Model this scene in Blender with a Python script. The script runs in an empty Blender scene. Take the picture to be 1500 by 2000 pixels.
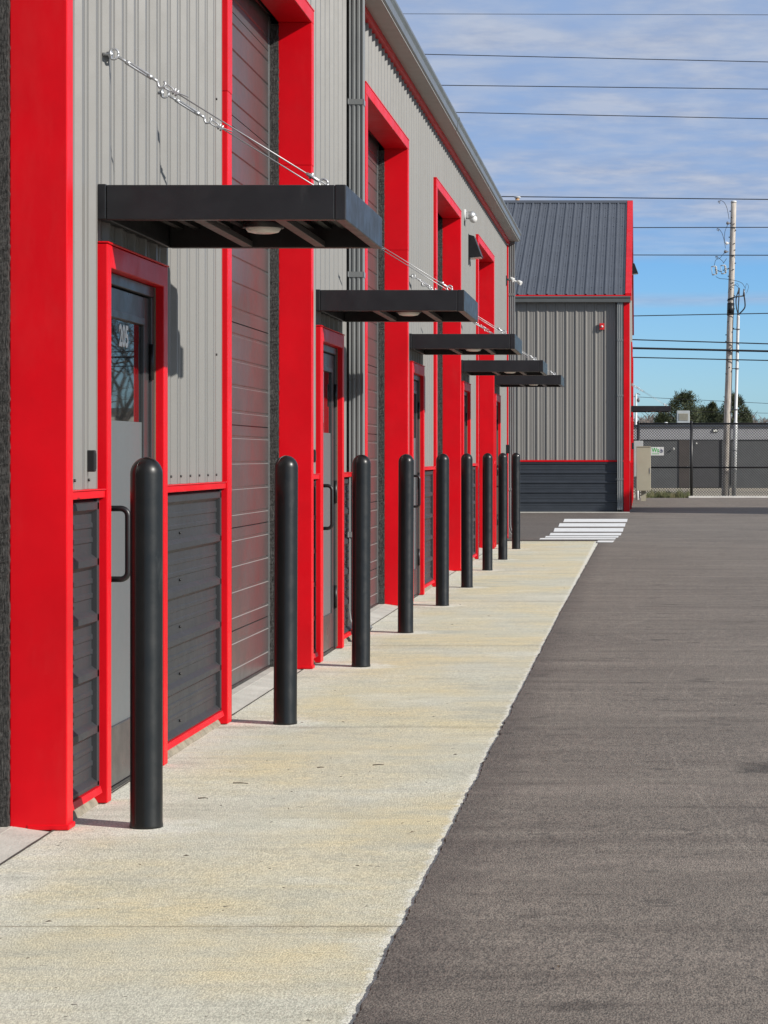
import bpy, bmesh, math, random
from mathutils import Vector, Matrix, noise as mnoise

random.seed(7)
R = math.radians
sc = bpy.context.scene
COL = sc.collection
F = 4400.0          # focal length in photo pixels (photo 1500 x 2000)
VX, VY, CZ = 1254.0, 893.0, 1.42


def at(px, py, Y):
    return Vector(((px - VX) * Y / F, Y, CZ + (VY - py) * Y / F))


def gz(y):
    pts = [(-2000, -.03), (0, 0), (62, .169), (70, .164), (100, .08), (4000, .0)]
    if y < 0:
        return .00273 * y if y > -12 else -.033
    for (a, za), (b, zb) in zip(pts, pts[1:]):
        if a <= y <= b:
            return za + (zb - za) * (y - a) / (b - a)
    return 0


# ------------------------------------------------------------------ materials
def nt_new(name):
    m = bpy.data.materials.new(name)
    m.use_nodes = True
    nt = m.node_tree
    b = nt.nodes['Principled BSDF']
    return m, nt, b


def N(nt, t, **kw):
    n = nt.nodes.new(t)
    for k, v in kw.items():
        setattr(n, k, v)
    return n


def noise(nt, vec, scale, detail=4, rough=.55, stretch=None):
    if stretch:
        mp = N(nt, 'ShaderNodeMapping')
        mp.inputs['Scale'].default_value = stretch
        nt.links.new(vec, mp.inputs['Vector'])
        vec = mp.outputs['Vector']
    n = N(nt, 'ShaderNodeTexNoise')
    n.inputs['Scale'].default_value = scale
    n.inputs['Detail'].default_value = detail
    n.inputs['Roughness'].default_value = rough
    nt.links.new(vec, n.inputs['Vector'])
    return n.outputs['Fac']


def ramp(nt, fac, a, b, va=0., vb=1.):
    n = N(nt, 'ShaderNodeMapRange')
    n.inputs['From Min'].default_value = a
    n.inputs['From Max'].default_value = b
    n.inputs['To Min'].default_value = va
    n.inputs['To Max'].default_value = vb
    nt.links.new(fac, n.inputs['Value'])
    return n.outputs['Result']


def mix(nt, fac, a, b, mode='MIX'):
    n = N(nt, 'ShaderNodeMix', data_type='RGBA', blend_type=mode)
    for i, v in ((0, fac), (6, a), (7, b)):
        if isinstance(v, (int, float)):
            n.inputs[i].default_value = v
        elif isinstance(v, tuple):
            n.inputs[i].default_value = (*v, 1) if len(v) == 3 else v
        else:
            nt.links.new(v, n.inputs[i])
    return n.outputs[2]


def math_(nt, op, a, b=None, c=None):
    n = N(nt, 'ShaderNodeMath', operation=op)
    for i, v in enumerate((a, b, c)):
        if v is None:
            continue
        if isinstance(v, (int, float)):
            n.inputs[i].default_value = v
        else:
            nt.links.new(v, n.inputs[i])
    return n.outputs[0]


def bump(nt, b, h, strength=.3, dist=.01):
    n = N(nt, 'ShaderNodeBump')
    n.inputs['Strength'].default_value = strength
    n.inputs['Distance'].default_value = dist
    nt.links.new(h, n.inputs['Height'])
    nt.links.new(n.outputs['Normal'], b.inputs['Normal'])


def simple(name, col, rough=.5, metal=0., var=.12, scale=3., spec=.5, bumpamt=0., bscale=4., stretch=None, coat=0., dirt=None):
    m, nt, b = nt_new(name)
    pos = N(nt, 'ShaderNodeNewGeometry').outputs['Position']
    f = noise(nt, pos, scale, 5, .6, stretch)
    lo = tuple(c * (1 - var) for c in col)
    hi = tuple(min(1, c * (1 + var)) for c in col)
    c = mix(nt, ramp(nt, f, .3, .7), lo, hi)
    if dirt:
        d = noise(nt, pos, 9, 8, .7, (1, 1, .35))
        c = mix(nt, ramp(nt, d, .6, .8, 0, dirt[1]), c, dirt[0])
    nt.links.new(c, b.inputs['Base Color'])
    f2 = noise(nt, pos, scale * 2.3, 4, .6)
    nt.links.new(ramp(nt, f2, .3, .7, max(.02, rough - .07), min(1, rough + .07)), b.inputs['Roughness'])
    b.inputs['Metallic'].default_value = metal
    b.inputs['Specular IOR Level'].default_value = spec
    b.inputs['Coat Weight'].default_value = coat
    if bumpamt:
        bump(nt, b, noise(nt, pos, bscale, 3), bumpamt, .01)
    return m


M = {}
M['wall'] = simple('grey_steel_siding', (.164, .160, .151), .48, var=.06, scale=1.5, spec=.62, bumpamt=.06, bscale=5, stretch=(1, 1, .12), dirt=((.14, .13, .115), .35))
M['wall_far'] = simple('grey_steel_siding_far', (.205, .196, .182), .47, var=.05, scale=1.5, stretch=(1, 1, .15), dirt=((.12, .11, .10), .25))
M['wains'] = simple('charcoal_siding', (.036, .038, .042), .5, var=.08, scale=3, spec=.3, dirt=((.07, .07, .066), .15))
M['red'] = simple('red_trim_paint', (.60, .0012, .0075), .40, var=.13, scale=1.6, spec=.27, bumpamt=.16, bscale=2.6, dirt=((.40, .003, .010), .35))
nt = M['red'].node_tree
b = nt.nodes['Principled BSDF']
src = b.inputs['Base Color'].links[0].from_socket
pos = N(nt, 'ShaderNodeNewGeometry').outputs['Position']
dust = noise(nt, pos, 1.8, 8, .75, (1, 1, .25))
cc = mix(nt, ramp(nt, dust, .52, .75, 0, .30), src, (.50, .045, .045))
nt.links.new(cc, b.inputs['Base Color'])
M['gutter'] = simple('grey_gutter_metal', (.105, .112, .113), .34, var=.08, scale=3, bumpamt=.05)
M['spout'] = simple('grey_downspout_metal', (.175, .182, .183), .33, var=.08, scale=3)
M['canopy'] = simple('black_powder_coat', (.014, .014, .016), .38, var=.25, scale=5, dirt=((.075, .073, .07), .38))
M['deck'] = simple('canopy_deck', (.007, .007, .007), .6)
M['bar'] = simple('canopy_bar', (.065, .056, .053), .5)
M['bollard'] = simple('black_bollard_sleeve', (.006, .006, .006), .36, var=.25, scale=6, spec=.38, coat=.12, bumpamt=.03, bscale=18, dirt=((.12, .12, .115), .3))
M['steel'] = simple('galvanised_steel', (.55, .56, .57), .45, metal=.8)
M['cable'] = simple('steel_cable', (.42, .42, .43), .5, metal=.7)
M['white'] = simple('white_plastic', (.62, .62, .61), .4)
M['lens'] = simple('lamp_lens', (.75, .74, .68), .3)
M['black'] = simple('black_plastic', (.010, .010, .011), .4)
M['frame'] = simple('dark_bronze_aluminium', (.045, .044, .046), .34, var=.1, scale=4)
M['film'] = simple('frosted_glass_panel', (.115, .126, .131), .42, var=.04, scale=1, spec=.3)
M['seal'] = simple('weather_seal', (.16, .12, .085), .8)
M['found'] = simple('foundation_edge', (.24, .215, .165), .9, var=.35, scale=16, bumpamt=.5, bscale=30)
M['soffit'] = simple('pale_grey_soffit', (.30, .30, .285), .5, var=.04)
M['edge'] = simple('ledge_highlight', (.30, .29, .28), .35)  # lighter grey that paints a highlight along the overhead door ledges
M['rail'] = simple('guide_rail_steel', (.15, .16, .16), .35, metal=.4)
M['redbox'] = simple('alarm_red', (.6, .01, .012), .35)
M['beige'] = simple('beige_cabinet_paint', (.37, .34, .26), .5, var=.06)
M['lgrey'] = simple('light_grey_cabinet', (.40, .42, .42), .45)
M['cmu'] = simple('grey_block_paint', (.105, .108, .110), .8, var=.1, scale=2)
M['cmu_top'] = simple('pale_fascia', (.33, .33, .345), .7, var=.05)
M['door_brown'] = simple('brown_steel_door', (.075, .062, .055), .6)
M['door_grey'] = simple('grey_rollup_door', (.075, .074, .076), .6)
M['bark'] = simple('bark', (.07, .055, .045), .9, var=.3, scale=8)
M['twig'] = simple('bare_twigs', (.16, .135, .12), .9, var=.2, scale=.3)
M['wire'] = simple('black_wire', (.012, .012, .014), .6)
M['fence'] = simple('black_vinyl_fence', (.012, .012, .013), .4)
M['ins'] = simple('grey_insulator', (.12, .12, .13), .35)
M['conduit'] = simple('pvc_conduit', (.55, .56, .56), .4, var=.05)
M['green_ink'] = simple('green_lettering', (.02, .36, .05), .6)
M['navy_ink'] = simple('navy_lettering', (.02, .035, .11), .6)
M['number'] = simple('white_vinyl', (.85, .85, .85), .5)
M['tan'] = simple('tan_vent', (.45, .27, .14), .6)

# glass: dark, mirror-like
m, nt, b = nt_new('door_glass')
b.inputs['Base Color'].default_value = (.012, .014, .015, 1)
b.inputs['Roughness'].default_value = .015
b.inputs['IOR'].default_value = 1.9
M['glass'] = m

# overhead door: satin dark paint that mirrors the red jamb softly
m, nt, b = nt_new('overhead_door_paint')
pos = N(nt, 'ShaderNodeNewGeometry').outputs['Position']
f = noise(nt, pos, 2, 5)
c = mix(nt, ramp(nt, f, .3, .7), (.056, .053, .053), (.072, .068, .068))
d = noise(nt, pos, 5, 8, .75, (1, 1, .25))
c = mix(nt, ramp(nt, d, .62, .78, 0, .35), c, (.13, .12, .115))
nt.links.new(c, b.inputs['Base Color'])
nt.links.new(ramp(nt, noise(nt, pos, 6, 4), .3, .7, .30, .40), b.inputs['Roughness'])
b.inputs['IOR'].default_value = 1.6
bump(nt, b, noise(nt, pos, 60, 2), .05, .003)
M['odoor'] = m

# brush seal
m, nt, b = nt_new('brush_seal')
pos = N(nt, 'ShaderNodeNewGeometry').outputs['Position']
f = noise(nt, pos, 190, 4, .8, (1, 1, .16))
nt.links.new(mix(nt, ramp(nt, f, .42, .70), (.005, .005, .005), (.11, .105, .10)), b.inputs['Base Color'])
b.inputs['Roughness'].default_value = .85
bump(nt, b, f, 1, .01)
M['brush'] = m

# weathered wood pole
m, nt, b = nt_new('weathered_pole_wood')
pos = N(nt, 'ShaderNodeNewGeometry').outputs['Position']
f = noise(nt, pos, 9, 8, .7, (3, 3, .25))
c = mix(nt, ramp(nt, f, .3, .7), (.27, .23, .19), (.62, .58, .53))
nt.links.new(c, b.inputs['Base Color'])
b.inputs['Roughness'].default_value = .9
bump(nt, b, f, .6, .02)
M['pole'] = m

# slate coloured roof
M['roof'] = simple('slate_grey_roof', (.068, .077, .094), .42, var=.10, scale=1.2, dirt=((.09, .095, .10), .2))

# pine foliage
m, nt, b = nt_new('pine_foliage')
pos = N(nt, 'ShaderNodeNewGeometry').outputs['Position']
f = noise(nt, pos, 1.1, 3)
nt.links.new(mix(nt, ramp(nt, f, .3, .7), (.014, .026, .012), (.080, .092, .036)), b.inputs['Base Color'])  # lighter olive end of the range stands in for sunlit needles
b.inputs['Roughness'].default_value = .7
M['pine'] = m
m, nt, b = nt_new('winter_grass')
pos = N(nt, 'ShaderNodeNewGeometry').outputs['Position']
f = noise(nt, pos, 6, 3)
nt.links.new(mix(nt, ramp(nt, f, .35, .65), (.05, .09, .025), (.22, .19, .10)), b.inputs['Base Color'])
b.inputs['Roughness'].default_value = .8
M['grass'] = m
M['leaf'] = simple('dry_leaf', (.06, .038, .022), .8, var=.5, scale=30)

# ------------------------------------------------------------------ concrete
BOLL = [(286, 722), (557, 524), (705, 414), (792, 349), (864, 297), (912, 262), (952, 232), (982, 210), (1008, 190)]
HB = 1.397
bpos = []
for px, hp in BOLL:
    Y = F * HB / hp
    Y += {952: .32, 982: .2, 1008: .33}.get(px, 0)
    bpos.append(((px - VX) * Y / F, Y))

m, nt, b = nt_new('broom_finish_concrete')
pos = N(nt, 'ShaderNodeNewGeometry').outputs['Position']
sep = N(nt, 'ShaderNodeSeparateXYZ')
nt.links.new(pos, sep.inputs[0])
X, Yc_, Z_ = sep.outputs
big = noise(nt, pos, .8, 5, .6, (1, 1.0, 1))
mid = noise(nt, pos, 3.2, 6, .7, (1, 1.5, 1))
fine = noise(nt, pos, 170, 2, .6, (1, .42, 1))
grit = noise(nt, pos, 330, 2, .8)
fine2 = noise(nt, pos, 62, 3, .7, (1, .35, 1))
fine3 = noise(nt, pos, 24, 3, .7, (1, .3, 1))
c = mix(nt, ramp(nt, big, .40, .60), (.510, .500, .435), (.575, .505, .350))
c = mix(nt, ramp(nt, mid, .45, .75, 0, .75), c, (.440, .435, .375))
blot = noise(nt, pos, 1.7, 7, .75, (.6, 2.2, 1))
c = mix(nt, ramp(nt, blot, .52, .72, 0, .55), c, (.385, .365, .295))
# pale laitance along the wall and the slab edge
wob = ramp(nt, noise(nt, pos, 2.5, 5, .65), .25, .75, -.22, .22)
xw = math_(nt, 'ADD', X, wob)
c = mix(nt, ramp(nt, xw, -1.80, -2.20, 0, .85), c, (.60, .585, .545))
w2 = noise(nt, pos, 1.1, 6, .7, (.8, 1.3, 1))
c = mix(nt, ramp(nt, w2, .55, .68, 0, .6), c, (.60, .59, .53))
c = mix(nt, ramp(nt, w2, .44, .32, 0, .7), c, (.385, .38, .335))
edge = math_(nt, 'ADD', X, ramp(nt, noise(nt, pos, 14, 4, .7), .3, .7, -.02, .02))
c = mix(nt, ramp(nt, edge, -.752, -.732, 0, .8), c, (.66, .655, .62))
# pale patch round each bollard foot
dmin = None
for bx, by in bpos:
    dn = N(nt, 'ShaderNodeVectorMath', operation='DISTANCE')
    nt.links.new(pos, dn.inputs[0])
    dn.inputs[1].default_value = (bx, by, gz(by))
    dmin = dn.outputs['Value'] if dmin is None else math_(nt, 'MINIMUM', dmin, dn.outputs['Value'])
dd = math_(nt, 'ADD', dmin, ramp(nt, noise(nt, pos, 9, 4, .7), .3, .7, -.10, .10))
c = mix(nt, ramp(nt, dd, .13, .26, .7, 0), c, (.66, .65, .61))
# control joints every 4.86 m
jm = math_(nt, 'PINGPONG', math_(nt, 'ADD', Yc_, -6.73 + math.floor(3) * 4.86), 2.43)
jw = math_(nt, 'ADD', jm, ramp(nt, noise(nt, pos, 5, 5, .8), .3, .7, -.004, .004))
c = mix(nt, ramp(nt, jw, .006, .012, .55, 0), c, (.16, .145, .115))
c = mix(nt, ramp(nt, math_(nt, 'ADD', jm, ramp(nt, noise(nt, pos, 2.2, 6, .8), .35, .65, -.05, .12)), .0, .09, .30, 0), c, (.24, .20, .14))
# light broom streaks across the slab
br = noise(nt, pos, 10, 4, .75, (.25, 9, 1))
c = mix(nt, ramp(nt, br, .54, .74, 0, .45), c, (.34, .315, .25))
c = mix(nt, ramp(nt, br, .42, .26, 0, .5), c, (.62, .59, .50))
br2 = noise(nt, pos, 2.2, 5, .65, (.35, 3.2, 1))
c = mix(nt, ramp(nt, br2, .54, .70, 0, .5), c, (.385, .375, .325))
c = mix(nt, ramp(nt, br2, .44, .30, 0, .45), c, (.60, .535, .375))
# specks
sp = noise(nt, pos, 26, 2, .5)
c = mix(nt, ramp(nt, sp, .735, .76, 0, .85), c, (.10, .09, .075))
gsum = math_(nt, 'ADD', math_(nt, 'MULTIPLY', fine, .68), math_(nt, 'ADD', math_(nt, 'MULTIPLY', fine2, .22), math_(nt, 'MULTIPLY', fine3, .10)))
c = mix(nt, ramp(nt, gsum, .40, .60), mix(nt, 1., c, (.84, .845, .80), 'MULTIPLY'), mix(nt, 1., c, (1.34, 1.35, 1.28), 'MULTIPLY'))
nt.links.new(c, b.inputs['Base Color'])
b.inputs['Roughness'].default_value = .88
b.inputs['Specular IOR Level'].default_value = .25
bump(nt, b, math_(nt, 'ADD', grit, math_(nt, 'MULTIPLY', fine, 1.2)), .5, .004)
M['concrete'] = m
M['concrete2'] = simple('smooth_concrete', (.46, .445, .40), .85, var=.16, scale=5, bumpamt=.35, bscale=60, dirt=((.30, .28, .23), .5))

# ------------------------------------------------------------------ asphalt
m, nt, b = nt_new('asphalt')
pos = N(nt, 'ShaderNodeNewGeometry').outputs['Position']
sep = N(nt, 'ShaderNodeSeparateXYZ')
nt.links.new(pos, sep.inputs[0])
X, Yc_, Z_ = sep.outputs
big = noise(nt, pos, .5, 6, .65)
mid = noise(nt, pos, 2.6, 6, .7)
agg0 = noise(nt, pos, 170, 2, .6, (1, .42, 1))
agg1 = noise(nt, pos, 60, 3, .7, (1, .35, 1))
agg3 = noise(nt, pos, 22, 3, .75, (1, .3, 1))
agg = math_(nt, 'ADD', math_(nt, 'MULTIPLY', agg0, .62), math_(nt, 'ADD', math_(nt, 'MULTIPLY', agg1, .26), math_(nt, 'MULTIPLY', agg3, .12)))
agg2 = noise(nt, pos, 60, 3, .8)
c = mix(nt, ramp(nt, big, .35, .65), (.104, .093, .085), (.130, .117, .106))
c = mix(nt, ramp(nt, mid, .5, .8, 0, .6), c, (.135, .118, .106))
c = mix(nt, ramp(nt, noise(nt, pos, 1.3, 7, .75, (.6, 2, 1)), .56, .74, 0, .5), c, (.066, .058, .055))
st_ = noise(nt, pos, 2.0, 6, .7, (.3, 2.6, 1))
c = mix(nt, ramp(nt, st_, .52, .66, 0, .7), c, (.078, .069, .063))
c = mix(nt, ramp(nt, st_, .46, .32, 0, .65), c, (.160, .145, .130))
# small oily spots
spn = noise(nt, pos, 5.5, 4, .6, (.7, 1.0, 1))
c = mix(nt, ramp(nt, spn, .615, .69, 0, .6), c, (.050, .045, .042))
# scattered drip spots
def drips(scale, rad, dens, col, amt):
    global c
    mp = N(nt, 'ShaderNodeMapping')
    mp.inputs['Scale'].default_value = (.75, 1, 1)
    nt.links.new(pos, mp.inputs['Vector'])
    vo = N(nt, 'ShaderNodeTexVoronoi', voronoi_dimensions='2D')
    vo.inputs['Scale'].default_value = scale
    nt.links.new(mp.outputs['Vector'], vo.inputs['Vector'])
    sc_ = N(nt, 'ShaderNodeSeparateColor')
    nt.links.new(vo.outputs['Color'], sc_.inputs[0])
    r_ = math_(nt, 'MULTIPLY', sc_.outputs[1], rad)
    d_ = math_(nt, 'ADD', vo.outputs['Distance'], ramp(nt, noise(nt, pos, 22, 4, .7), .3, .7, -.5 * rad, .5 * rad))
    m_ = ramp(nt, math_(nt, 'SUBTRACT', d_, r_), -.3 * rad, .05 * rad, 1, 0)
    k_ = math_(nt, 'LESS_THAN', sc_.outputs[0], dens)
    c = mix(nt, math_(nt, 'MULTIPLY', math_(nt, 'MULTIPLY', m_, k_), amt), c, col)


drips(1.3, .10, .40, (.050, .046, .043), .75)
drips(3.1, .13, .25, (.060, .055, .052), .6)


def arc(cx, cy, rad, wid, col, amt):
    global c
    d_ = N(nt, 'ShaderNodeVectorMath', operation='DISTANCE')
    nt.links.new(pos, d_.inputs[0])
    d_.inputs[1].default_value = (cx, cy, gz(cy))
    e_ = math_(nt, 'ABSOLUTE', math_(nt, 'SUBTRACT', d_.outputs['Value'], rad))
    m_ = math_(nt, 'MULTIPLY', ramp(nt, e_, wid * .3, wid, 1, 0), ramp(nt, noise(nt, pos, 1.7, 4, .7), .42, .62, 0, amt))
    c = mix(nt, m_, c, col)


for a_ in ((1.1, 13.2, .85, .02, .7), (.7, 16.0, 1.1, .02, .75), (.9, 17.2, 1.25, .015, .6), (2.2, 17.8, 2.4, .03, .6), (2.4, 20.5, 2.5, .03, .6),
           (1.6, 24.0, 2.2, .04, .5), (30, 12, 29.9, .008, .8), (30, 11, 29.62, .007, .8), (-24, 20, 24.6, .012, .6), (3.5, 8.5, 3.1, .015, .4)):
    arc(a_[0], a_[1], a_[2], a_[3] * 1.4, (.185, .168, .153), a_[4] * .5)
for a_ in ((.6, 15.6, .62, .03, .5), (2.0, 15.0, 1.9, .02, .5), (1.0, 29, 2.8, .09, .5)):
    arc(a_[0], a_[1], a_[2], a_[3] * 1.4, (.078, .070, .065), a_[4] * .7)
# tyre polished arcs
wv = N(nt, 'ShaderNodeTexWave', wave_type='RINGS', rings_direction='Z')
wv.inputs['Scale'].default_value = .22
wv.inputs['Distortion'].default_value = 5
wv.inputs['Detail'].default_value = 3
nt.links.new(pos, wv.inputs['Vector'])
c = mix(nt, math_(nt, 'MULTIPLY', ramp(nt, wv.outputs['Fac'], .93, .99, 0, .55), ramp(nt, big, .4, .6)), c, (.155, .138, .126))
# one darker oil stain at the right
dn = N(nt, 'ShaderNodeVectorMath', operation='DISTANCE')
nt.links.new(pos, dn.inputs[0])
dn.inputs[1].default_value = (.60, 10.0, gz(10))
c = mix(nt, ramp(nt, math_(nt, 'ADD', dn.outputs['Value'], ramp(nt, noise(nt, pos, 4, 5, .7), .3, .7, -.16, .16)), .06, .24, .75, 0), c, (.03, .028, .027))
edge = math_(nt, 'ADD', X, ramp(nt, noise(nt, pos, 6, 5, .7), .3, .7, -.09, .09))
c = mix(nt, ramp(nt, edge, -.70, -.50, .55, 0), c, (.058, .050, .048))
c = mix(nt, ramp(nt, agg, .40, .60), mix(nt, 1., c, (.78, .775, .755), 'MULTIPLY'), mix(nt, 1., c, (2.08, 1.99, 1.85), 'MULTIPLY'))
c = mix(nt, ramp(nt, agg2, .64, .72, 0, .55), c, (.30, .28, .25))
nt.links.new(c, b.inputs['Base Color'])
b.inputs['Roughness'].default_value = .82
b.inputs['Specular IOR Level'].default_value = .3
bump(nt, b, agg, .8, .006)
M['asphalt'] = m

m, nt, b = nt_new('road_paint')
pos = N(nt, 'ShaderNodeNewGeometry').outputs['Position']
f = noise(nt, pos, 8, 8, .75)
nt.links.new(mix(nt, ramp(nt, f, .53, .70, 0, .75), (.74, .74, .73), (.30, .28, .26)), b.inputs['Base Color'])
b.inputs['Roughness'].default_value = .7
M['paint'] = m
m, nt, b = nt_new('dry_dirt')
pos = N(nt, 'ShaderNodeNewGeometry').outputs['Position']
f = noise(nt, pos, 1.5, 8, .7)
nt.links.new(mix(nt, ramp(nt, f, .3, .7), (.30, .26, .19), (.42, .37, .29)), b.inputs['Base Color'])
b.inputs['Roughness'].default_value = .95
M['dirt'] = m


# ------------------------------------------------------------------ mesh helpers
def box(bm, x0, x1, y0, y1, z0, z1):
    v = [bm.verts.new((x, y, z)) for x in (x0, x1) for y in (y0, y1) for z in (z0, z1)]
    for f in ((0, 1, 3, 2), (4, 6, 7, 5), (0, 4, 5, 1), (2, 3, 7, 6), (0, 2, 6, 4), (1, 5, 7, 3)):
        bm.faces.new([v[i] for i in f])


def tube(bm, pts, r, n=8, caps=True):
    pts = [Vector(p) for p in pts]
    rs = r if isinstance(r, (list, tuple)) else [r] * len(pts)
    rings = []
    prev = None
    for i, p in enumerate(pts):
        if i == 0:
            t = pts[1] - p
        elif i == len(pts) - 1:
            t = p - pts[i - 1]
        else:
            t = (pts[i + 1] - p).normalized() + (p - pts[i - 1]).normalized()
        t.normalize()
        if prev is None:
            a = Vector((0, 0, 1)) if abs(t.z) < .9 else Vector((1, 0, 0))
            u = t.cross(a).normalized()
        else:
            u = (prev - t * prev.dot(t)).normalized()
        prev = u
        w = t.cross(u)
        rings.append([bm.verts.new(p + (u * math.cos(2 * math.pi * k / n) + w * math.sin(2 * math.pi * k / n)) * rs[i]) for k in range(n)])
    for a, b in zip(rings, rings[1:]):
        for k in range(n):
            f = bm.faces.new((a[k], a[(k + 1) % n], b[(k + 1) % n], b[k]))
            f.smooth = n > 5
    if caps:
        bm.faces.new(rings[0][::-1])
        bm.faces.new(rings[-1])


def lathe(bm, prof, n=24, c=(0, 0, 0)):
    rings = []
    for r, z in prof:
        if r < 1e-6:
            rings.append([bm.verts.new((c[0], c[1], c[2] + z))])
        else:
            rings.append([bm.verts.new((c[0] + r * math.cos(2 * math.pi * k / n), c[1] + r * math.sin(2 * math.pi * k / n), c[2] + z)) for k in range(n)])
    for a, b in zip(rings, rings[1:]):
        for k in range(n):
            k2 = (k + 1) % n
            if len(a) == 1 and len(b) == 1:
                continue
            if len(a) == 1:
                f = bm.faces.new((a[0], b[k2], b[k]))
            elif len(b) == 1:
                f = bm.faces.new((a[k], a[k2], b[0]))
            else:
                f = bm.faces.new((a[k], a[k2], b[k2], b[k]))
            f.smooth = True


def ico(bm, c, r, sub=2):
    res = bmesh.ops.create_icosphere(bm, subdivisions=sub, radius=1)
    rr = r if isinstance(r, (list, tuple)) else (r, r, r)
    for v in res['verts']:
        v.co = Vector((v.co.x * rr[0] + c[0], v.co.y * rr[1] + c[1], v.co.z * rr[2] + c[2]))
    for f in {f for v in res['verts'] for f in v.link_faces}:
        f.smooth = True


def extr_y(bm, prof, y0, y1, close=True, caps=True):
    """(x,z) outline swept along Y"""
    a = [bm.verts.new((x, y0, z)) for x, z in prof]
    b = [bm.verts.new((x, y1, z)) for x, z in prof]
    n = len(prof)
    for i in range(n if close else n - 1):
        j = (i + 1) % n
        bm.faces.new((a[i], b[i], b[j], a[j]))
    if caps and close:
        bm.faces.new(a)
        bm.faces.new(b[::-1])


def extr_z(bm, prof, z0, z1):
    a = [bm.verts.new((x, y, z0)) for x, y in prof]
    b = [bm.verts.new((x, y, z1)) for x, y in prof]
    n = len(prof)
    for i in range(n):
        j = (i + 1) % n
        bm.faces.new((a[i], a[j], b[j], b[i]))
    bm.faces.new(a[::-1])
    bm.faces.new(b)


ORG = {}


def tagit(o, label=None, cat=None, group=None, kind=None):
    if label:
        o['label'] = label
    if cat:
        o['category'] = cat
    if group:
        o['group'] = group
    if kind:
        o['kind'] = kind
    return o


def thing(name, loc, label, cat, group=None):
    o = bpy.data.objects.new(name, None)
    COL.objects.link(o)
    o.empty_display_size = .2
    o.location = loc
    ORG[o.name] = Vector(loc)
    return tagit(o, label, cat, group)


def obj(name, bm, mat, parent=None, bevel=0, local=False, mats=None, recalc=True):
    """link a bmesh as one object; vertices are in world space unless local"""
    if recalc:
        bmesh.ops.recalc_face_normals(bm, faces=bm.faces[:])
    me = bpy.data.meshes.new(name)
    org = Vector((0, 0, 0))
    if parent is not None and not local:
        org = ORG[parent.name]
        bmesh.ops.translate(bm, verts=bm.verts[:], vec=-org)
    bm.to_mesh(me)
    bm.free()
    for mm in (mats or [mat]):
        me.materials.append(M[mm] if isinstance(mm, str) else mm)
    o = bpy.data.objects.new(name, me)
    COL.objects.link(o)
    if parent is not None:
        o.parent = parent
    ORG[o.name] = org
    if bevel:
        md = o.modifiers.new('bevel', 'BEVEL')
        md.width = bevel
        md.segments = 2
        md.limit_method = 'ANGLE'
        md.angle_limit = R(40)
        md.harden_normals = False
    return o


def solo(name, bm, mat, label, cat, group=None, kind=None, bevel=0):
    """a top-level thing that is one mesh; origin moved to its base"""
    mn = Vector((1e9,) * 3)
    mx = -mn
    for v in bm.verts:
        for i in range(3):
            mn[i] = min(mn[i], v.co[i])
            mx[i] = max(mx[i], v.co[i])
    org = Vector(((mn.x + mx.x) / 2, (mn.y + mx.y) / 2, mn.z))
    bmesh.ops.translate(bm, verts=bm.verts[:], vec=-org)
    o = obj(name, bm, mat, None, bevel)
    o.location = org
    ORG[o.name] = org
    return tagit(o, label, cat, group, kind)


def NB():
    return bmesh.new()


def copy_tree(o, parent=None):
    c = o.copy()
    COL.objects.link(c)
    c.parent = parent
    for ch in list(o.children):
        copy_tree(ch, c)
    return c


# ------------------------------------------------------------------ ground
bm = NB()
ys = [-1500, -12, 0, 62, 70, 100, 400, 4000]
rows = [[bm.verts.new((x, y, gz(y) - .03)) for x in (-2500, -60, 60, 2500)] for y in ys]
for a, b_ in zip(rows, rows[1:]):
    for i in range(3):
        bm.faces.new((a[i], a[i + 1], b_[i + 1], b_[i]))
tagit(obj('ground', bm, 'dirt'), kind='structure')


def slab_edge(y):
    base = -.716 + max(0, (y - 20)) * .0032
    return base + .010 * mnoise.noise((0, y * 2.1, 3)) + .010 * mnoise.noise((1, y * 11, 3)) + .0055 * mnoise.noise((2, y * 37, 3)) + .003 * mnoise.noise((5, y * 90, 1))


YE = 35.5
bm = NB()
ys = []
y = -8.0
while y < 69.2:
    ys.append(y)
    y += .014 if 4 < y < 14 else (.03 if y < 36 else .5)
prev = None
for y in ys:
    xl = slab_edge(y) if y < YE else -40
    g = gz(y)
    row = [bm.verts.new((xl, y, g + .002)), bm.verts.new((xl + .004, y, g + .009)), bm.verts.new((6, y, g + .010)), bm.verts.new((60, y, g + .010))]
    if prev is not None:
        if prev[0].co.x > -10 and xl < -10:
            # straight end of the concrete apron
            a = bm.verts.new((-40, prev[0].co.y, gz(prev[0].co.y) + .009))
            bb = bm.verts.new((-40, y, g + .009))
            bm.faces.new((a, prev[1], row[2], row[1]))
            bm.faces.new((prev[1], prev[2], row[2]))
            bm.faces.new((prev[2], prev[3], row[3], row[2]))
        else:
            for i in range(3):
                bm.faces.new((prev[i], prev[i + 1], row[i + 1], row[i]))
    prev = row
tagit(obj('asphalt_lot', bm, 'asphalt'), kind='structure')

bm = NB()
r_ = [[bm.verts.new((x, y, gz(y))) for x in (-2.205, -.60)] for y in (-8, 0, YE + .02)]
for a, b_ in zip(r_, r_[1:]):
    bm.faces.new((a[0], a[1], b_[1], b_[0]))
tagit(obj('concrete_apron', bm, 'concrete'), kind='structure')

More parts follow.
